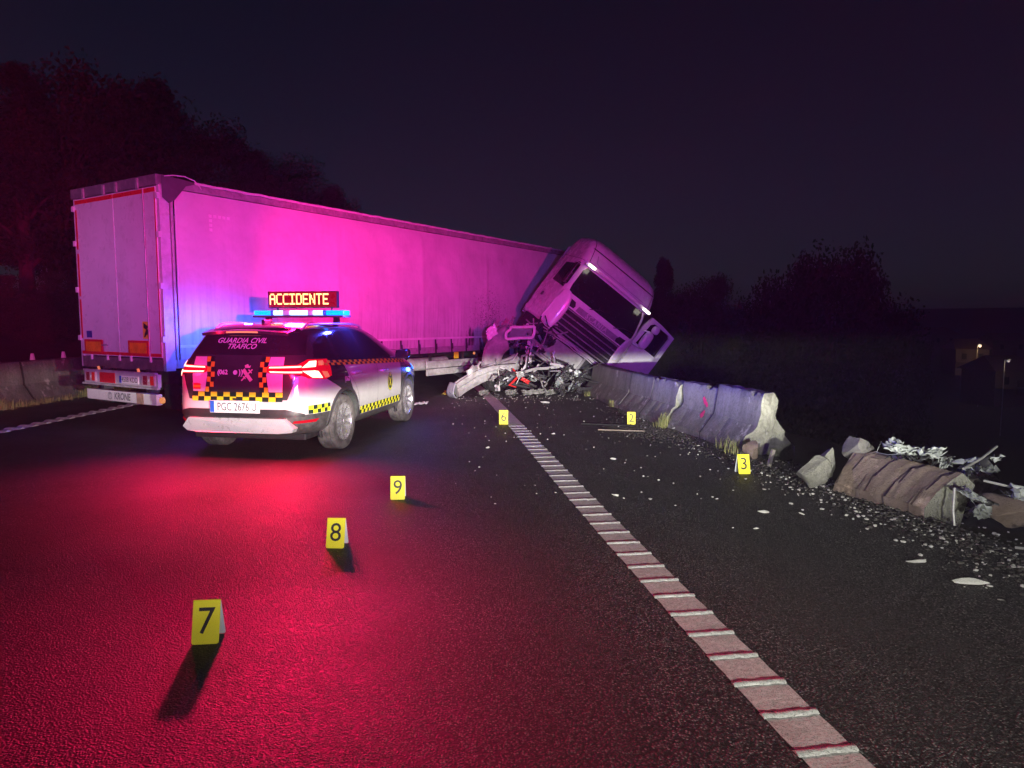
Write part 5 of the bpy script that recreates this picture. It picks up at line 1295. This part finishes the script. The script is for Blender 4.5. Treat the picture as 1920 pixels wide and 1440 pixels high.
for i in range(170):      # thin scatter over the shoulder and lane
    y = rng.uniform(6.5, 16); sprinkle(m, rng.uniform(xr(y) - 1.2, xb(y)), y, rng.choice([.005, .007, .010, .014]))
for i in range(220):      # below the wreck
    y = rng.gauss(15.6, .6); x = rng.uniform(-1.3, 1.9)
    sprinkle(m, x, y, rng.choice([.006, .008, .011, .014]))
stuff(m.build('stone_chips', PALE)); 
bpy.data.objects['stone_chips']['label'] = 'pale stone and glass chips scattered over the shoulder'
for i in range(3800):     # dark grit in the gutter
    y = rng.uniform(3.2, 13.5); x = xb(y) - abs(rng.gauss(0, .24)) + rng.uniform(-.02, .45)*(1 if y < 8.6 else .1); sprinkle(m2, x, y, rng.choice([.006, .008, .011, .015, .02]))
for i in range(1200): p = (rng.gauss(2.1, .25), rng.gauss(10.9, .5)); sprinkle(m2, p[0], p[1], rng.choice([.006, .01, .014]))
o = stuff(m2.build('gravel', simple('grit', (.07, .065, .06), .85, var=.5, nscale=30))); o['label'] = 'dark gravel and soil along the barrier foot'
m = MB(); m.tube([(1.15, 11.5, .012), (1.6, 11.35, .014), (2.0, 11.25, .012)], .012, 5); loose('trim_strip', m, BLKP, 'long black plastic strip lying left of marker 2', 'debris', 'trim strips near marker 2')
m = MB(); m.tube([(1.35, 10.85, .012), (1.75, 10.75, .014), (2.05, 10.70, .012)], .010, 5); loose('trim_strip', m, simple('trim_tan', (.3, .25, .2), .6), 'long tan strip lying just in front of marker 2', 'debris', 'trim strips near marker 2')

# ------------------------------------------------------------------ grass tufts
def mat_grass():
    m_, nt, b = new_mat('grass'); f = nnoise(nt, 25, 3, .6, objco(nt)); nt.links.new(nmix(nt, nramp(nt, f, .3, .7), (.20, .26, .08), (.42, .38, .16)), b.inputs['Base Color']); b.inputs['Roughness'].default_value = .75; return m_
gr = MB()
def tuft(x, y, n, h, sp):
    for _ in range(n):
        a = rng.uniform(0, 6.3); r = abs(rng.gauss(0, sp)); bx_, by_ = x + r*math.cos(a), y + r*math.sin(a); hh = h*rng.uniform(.4, 1.15); ln = rng.uniform(.1, .7)*hh; la = rng.uniform(0, 6.3); w = .004
        t1 = (bx_ + ln*.35*math.cos(la), by_ + ln*.35*math.sin(la), hh*.6); t2 = (bx_ + ln*math.cos(la), by_ + ln*math.sin(la), hh); px_, py_ = -math.sin(la)*w, math.cos(la)*w
        gr.add([(bx_ - px_, by_ - py_, 0), (bx_ + px_, by_ + py_, 0), (t1[0] + px_*.8, t1[1] + py_*.8, t1[2]), (t1[0] - px_*.8, t1[1] - py_*.8, t1[2]), t2], [(0, 1, 2, 3), (3, 2, 4)])
tuft(2.42, 11.15, 130, .24, .07); tuft(2.00, 13.9, 60, .15, .05); tuft(2.86, 8.9, 50, .22, .08); tuft(2.80, 9.3, 30, .16, .07); tuft(1.75, 15.9, 30, .14, .1)
for y, n, h in ((12.9, 60, .18), (13.4, 160, .22), (13.9, 60, .16), (14.6, 60, .15), (15.2, 50, .14), (15.9, 220, .26), (16.6, 260, .38), (17.2, 120, .34), (11.8, 40, .15), (14.2, 40, .12)):
    tuft(xl(y) + .10, y, n, h, .14)
for i in range(60): y = rng.uniform(11, 18); tuft(xl(y) + rng.uniform(.02, .2), y, 10, .10, .05)
o = stuff(gr.build('grass', mat_grass())); o['label'] = 'dry grass tufts growing along the foot of the barriers'

# ------------------------------------------------------------------ trees
def mat_leaf():
    m_, nt, b = new_mat('foliage'); f = nnoise(nt, 1.2, 5, .6, objco(nt)); nt.links.new(nmix(nt, nramp(nt, f, .3, .7), (.035, .05, .018), (.08, .10, .035)), b.inputs['Base Color']); b.inputs['Roughness'].default_value = .7; return m_
LEAF = mat_leaf(); BARK = simple('bark', (.09, .07, .05), .9, bump=.6, bscale=8)
def tree_meshes(seed, H, R, shape, leaf=.19, n=34000):
    rg = random.Random(seed); tr = MB(); top = H*.8
    tr.tube([(0, 0, -.6), (.05, 0, H*.2), (-.08*R*.2, .05, H*.5), (0, .1, top)], [.035*H, .026*H, .018*H, .006*H], 9)
    cl = []
    for i in range(70):
        z = rg.uniform(.22, .97); rr = shape(z)*R*math.sqrt(rg.uniform(.12, 1)); a = rg.uniform(0, 6.3); c = Vector((rr*math.cos(a), rr*math.sin(a), z*H)); cl.append((c, rg.uniform(.16, .30)*R*(.6 + .6*shape(z))))
        if i % 3 == 0: tr.tube([(0, 0, z*H*.7), tuple(c*.5 + Vector((0, 0, z*H*.4))), tuple(c)], [.012*H, .007*H, .003*H], 5)
    lf = MB(); per = n//70
    for c, r in cl:
        for _ in range(per):
            p = Vector((rg.gauss(0, 1), rg.gauss(0, 1), rg.gauss(0, .8))); p = c + p.normalized()*r*rg.uniform(.35, 1.15)
            u = Vector((rg.gauss(0, 1), rg.gauss(0, 1), rg.gauss(0, 1))).normalized(); v = u.orthogonal().normalized(); s = leaf*rg.uniform(.6, 1.3)
            lf.add([p - u*s*.5, p + v*s*.28, p + u*s*.5, p - v*s*.28], [(0, 1, 2, 3)])
    a = tr.build('trunk', BARK, None, True); b = lf.build('crown', LEAF); da, db = a.data, b.data; bpy.data.objects.remove(a); bpy.data.objects.remove(b); return da, db
ROUND = lambda z: max(.05, math.sin(math.pi*min(1, max(0, (z - .05)/.98)))**.55)
TALL = lambda z: max(.04, (1.02 - z)**.7*min(1, z*3.2))
TM = [tree_meshes(1, 10, 4.2, ROUND), tree_meshes(2, 12, 3.2, TALL), tree_meshes(3, 9, 4.6, ROUND), tree_meshes(4, 13, 2.6, TALL)]
def plant_tree(name, kind, px, pytop, Y, wide, label, group):
    p = at(px, pytop, Y); zg = terr(p.x, Y); Hm = (10, 12, 9, 13)[kind]; s = max(.2, (p.z - zg)/Hm)
    t = thing(name, label, 'tree', (p.x, Y, zg), random.uniform(0, 6), group); t.scale = (s*wide, s*wide, s)
    for nm, d in (('trunk', TM[kind][0]), ('crown', TM[kind][1])):
        o = bpy.data.objects.new(nm, d); COL.objects.link(o); o.parent = t
gl_ = 'trees behind the trailer'; gr_ = 'trees beyond the right embankment'
for a in (('broadleaf_tree', 1, 25, 112, 31, 1.0, 'tall dark tree at the left picture edge', gl_), ('broadleaf_tree', 0, 118, 196, 33, .85, 'low dark tree in the dip right of the left-edge tree', gl_), ('broadleaf_tree', 2, 205, 150, 36, .8, 'dark tree above the rear corner of the trailer, with the highest crown there', gl_),
          ('broadleaf_tree', 1, 288, 148, 38, .9, 'pointed dark tree above the trailer roof, left of the sloping treeline', gl_), ('broadleaf_tree', 0, 350, 215, 44, .9, 'dark tree sloping down behind the trailer roof', gl_), ('broadleaf_tree', 3, 470, 272, 52, 1.1, 'separate far tree crown over the middle of the trailer roof', gl_),
          ('broadleaf_tree', 2, 500, 292, 55, .8, 'small far tree crown right of the separate one', gl_), ('broadleaf_tree', 0, 600, 350, 62, .8, 'lowest far tree just above the trailer roof', gl_),
          ('broadleaf_tree', 2, 1558, 484, 52, .60, 'broad rounded tree silhouette right of the cab', gr_), ('broadleaf_tree', 0, 1485, 555, 58, .5, 'lower tree joined to the left of the broad round tree', gr_), ('broadleaf_tree', 0, 1645, 560, 60, .5, 'tree joined to the right of the broad round tree', gr_),
          ('broadleaf_tree', 1, 1245, 482, 42, .6, 'dark tree rising directly behind the tilted cab roof', gr_), ('broadleaf_tree', 0, 1318, 525, 46, .6, 'dark tree stepping down right of the one behind the cab', gr_), ('broadleaf_tree', 2, 1390, 570, 60, .55, 'low far tree in the gap left of the broad round tree', gr_),
          ('broadleaf_tree', 0, 1715, 625, 80, .35, 'low tree left of the distant house lights', gr_)): plant_tree(*a)
for i, (px, py, Y, k_, lab) in enumerate(((-20, 500, 26, 0, 'dark bush under the tree at the left picture edge'), (70, 520, 27, 2, 'dark bush between the left-edge tree and the trailer'), (135, 500, 28, 0, 'dark bush hidden mostly by the trailer rear corner'), (30, 560, 24, 2, 'low dark bush above the left barrier'))):
    p = at(px, py, Y); zg = terr(p.x, Y); t = thing('bush', lab, 'bush', (p.x, Y, zg - .6), i*1.3, 'bushes above the left barrier'); sc_ = max(.25, (p.z - zg)/7.5); t.scale = (sc_*1.2, sc_*1.2, sc_)
    o = bpy.data.objects.new('crown', TM[k_][1]); COL.objects.link(o); o.parent = t; o.location = (0, 0, -1.5)
# ------------------------------------------------------------------ distant houses and lamps
PLAS = simple('plaster', (.16, .13, .10), .9, var=.3); ROOFM = simple('roof_tile', (.16, .09, .07), .85, var=.3, bump=.4); WIN = simple('dark_pane', (.03, .03, .035), .2)
def house(px, py, Y, w, dpt, h, rz, label, lit=None):
    p = at(px, py, Y); t = thing('distant_house', label, 'house', (p.x, Y, p.z), rad(rz), 'houses across the valley')
    MB().box((-w/2, 0, -1.5), (w/2, dpt, h)).build('wall', PLAS, t)
    MB().add([(-w/2-.5, -.5, h), (w/2+.5, -.5, h), (w/2+.5, dpt+.5, h), (-w/2-.5, dpt+.5, h), (-w/2+.8, dpt/2, h+2.), (w/2-.8, dpt/2, h+2.)], [(0, 1, 5, 4), (2, 3, 4, 5), (1, 2, 5), (3, 0, 4), (3, 2, 1, 0)]).build('roof', ROOFM, t)
    n = max(2, int(w/3.2))
    for i in range(n):
        x = -w/2 + (i+.5)*w/n; o = bx('window', (x-.55, -.06, h*.42), (x+.55, -.01, h*.80), PLAS, t); bx('pane', (x-.45, -.075, h*.46), (x+.45, -.062, h*.76), WIN, o)
    bx('door', (-.5 + w*.1, -.07, 0), (.5 + w*.1, -.01, 2.1), simple('door_brown', (.12, .07, .04), .7), t)
    bx('balcony', (-w/2, -1.1, h*.30), (w/2, -.02, h*.34), PLAS, t)
    return t
house(1822, 690, 140, 6, 7, 3.8, -12, 'small brownish house with a dark roof, lit by a street lamp far right')
house(1904, 742, 95, 6.5, 6, 3.4, 8, 'pale house with a dark window at the far right edge')
house(1770, 655, 190, 8, 7, 4, 10, 'faint house left of the brownish one across the valley'); house(1895, 668, 180, 9, 7, 4, -5, 'faint house above the pale one at the right edge')
for i, (px, py, Y, e, lab) in enumerate(((1833, 648, 136, 1, 'brightest warm street lamp above the brownish house'), (1778, 639, 210, .25, 'faint street lamp on the hillside left of the bright one'), (1885, 660, 190, .2, 'first of two small lamps right of the bright one'), (1905, 664, 190, .2, 'second of two small lamps right of the bright one'), (1884, 676, 92, .2, 'dim lamp between the two houses'), (1738, 656, 200, .22, 'dim lamp at the left end of the village'), (1838, 684, 138, .12, 'small lamp by the brownish house wall'))):
    p = at(px, py, Y); t = thing('street_lamp', lab, 'lamp', (p.x, Y, p.z - 5), 0, 'street lamps across the valley')
    MB().tube([(0, 0, -5), (0, 0, 5.1), (0, -.6, 5.25)], .06, 6).build('pole', GALV, t); MB().box((-.18, -.9, 5.1), (.18, -.45, 5.22)).build('lamp_head', GALV, t)
    s_ = .30 if e == 1 else .2
    pebble((0, -.65, 5.0), (s_, s_, s_), 1., 2).build('lamp_glass', glow('lamp_warm_%d' % i, (1.0, .80, .55) if e == 1 else (.8, .75, .85), 1.6*e if e < 1 else 1.6), t, True, 180)
    if e == 1: lamp('street_lamp_light', 'POINT', (p.x, Y - 1.2, p.z - .6), 160, (1, .6, .28), .2)
    elif py > 670: lamp('street_lamp_light', 'POINT', (p.x, Y - 1.2, p.z - .6), 40, (1, .75, .5), .2)

# ------------------------------------------------------------------ damp night air
hm = bpy.data.materials.new('haze'); hm.use_nodes = True; hn = hm.node_tree; hn.nodes.clear()
pv = hn.nodes.new('ShaderNodeVolumePrincipled'); pv.inputs['Color'].default_value = (.9, .9, .95, 1); pv.inputs['Density'].default_value = .0011; pv.inputs['Anisotropy'].default_value = .0
ho = hn.nodes.new('ShaderNodeOutputMaterial'); hn.links.new(pv.outputs[0], ho.inputs['Volume'])
stuff(MB().box((-265, -28, -19), (565, 905, 24)).build('haze', hm))
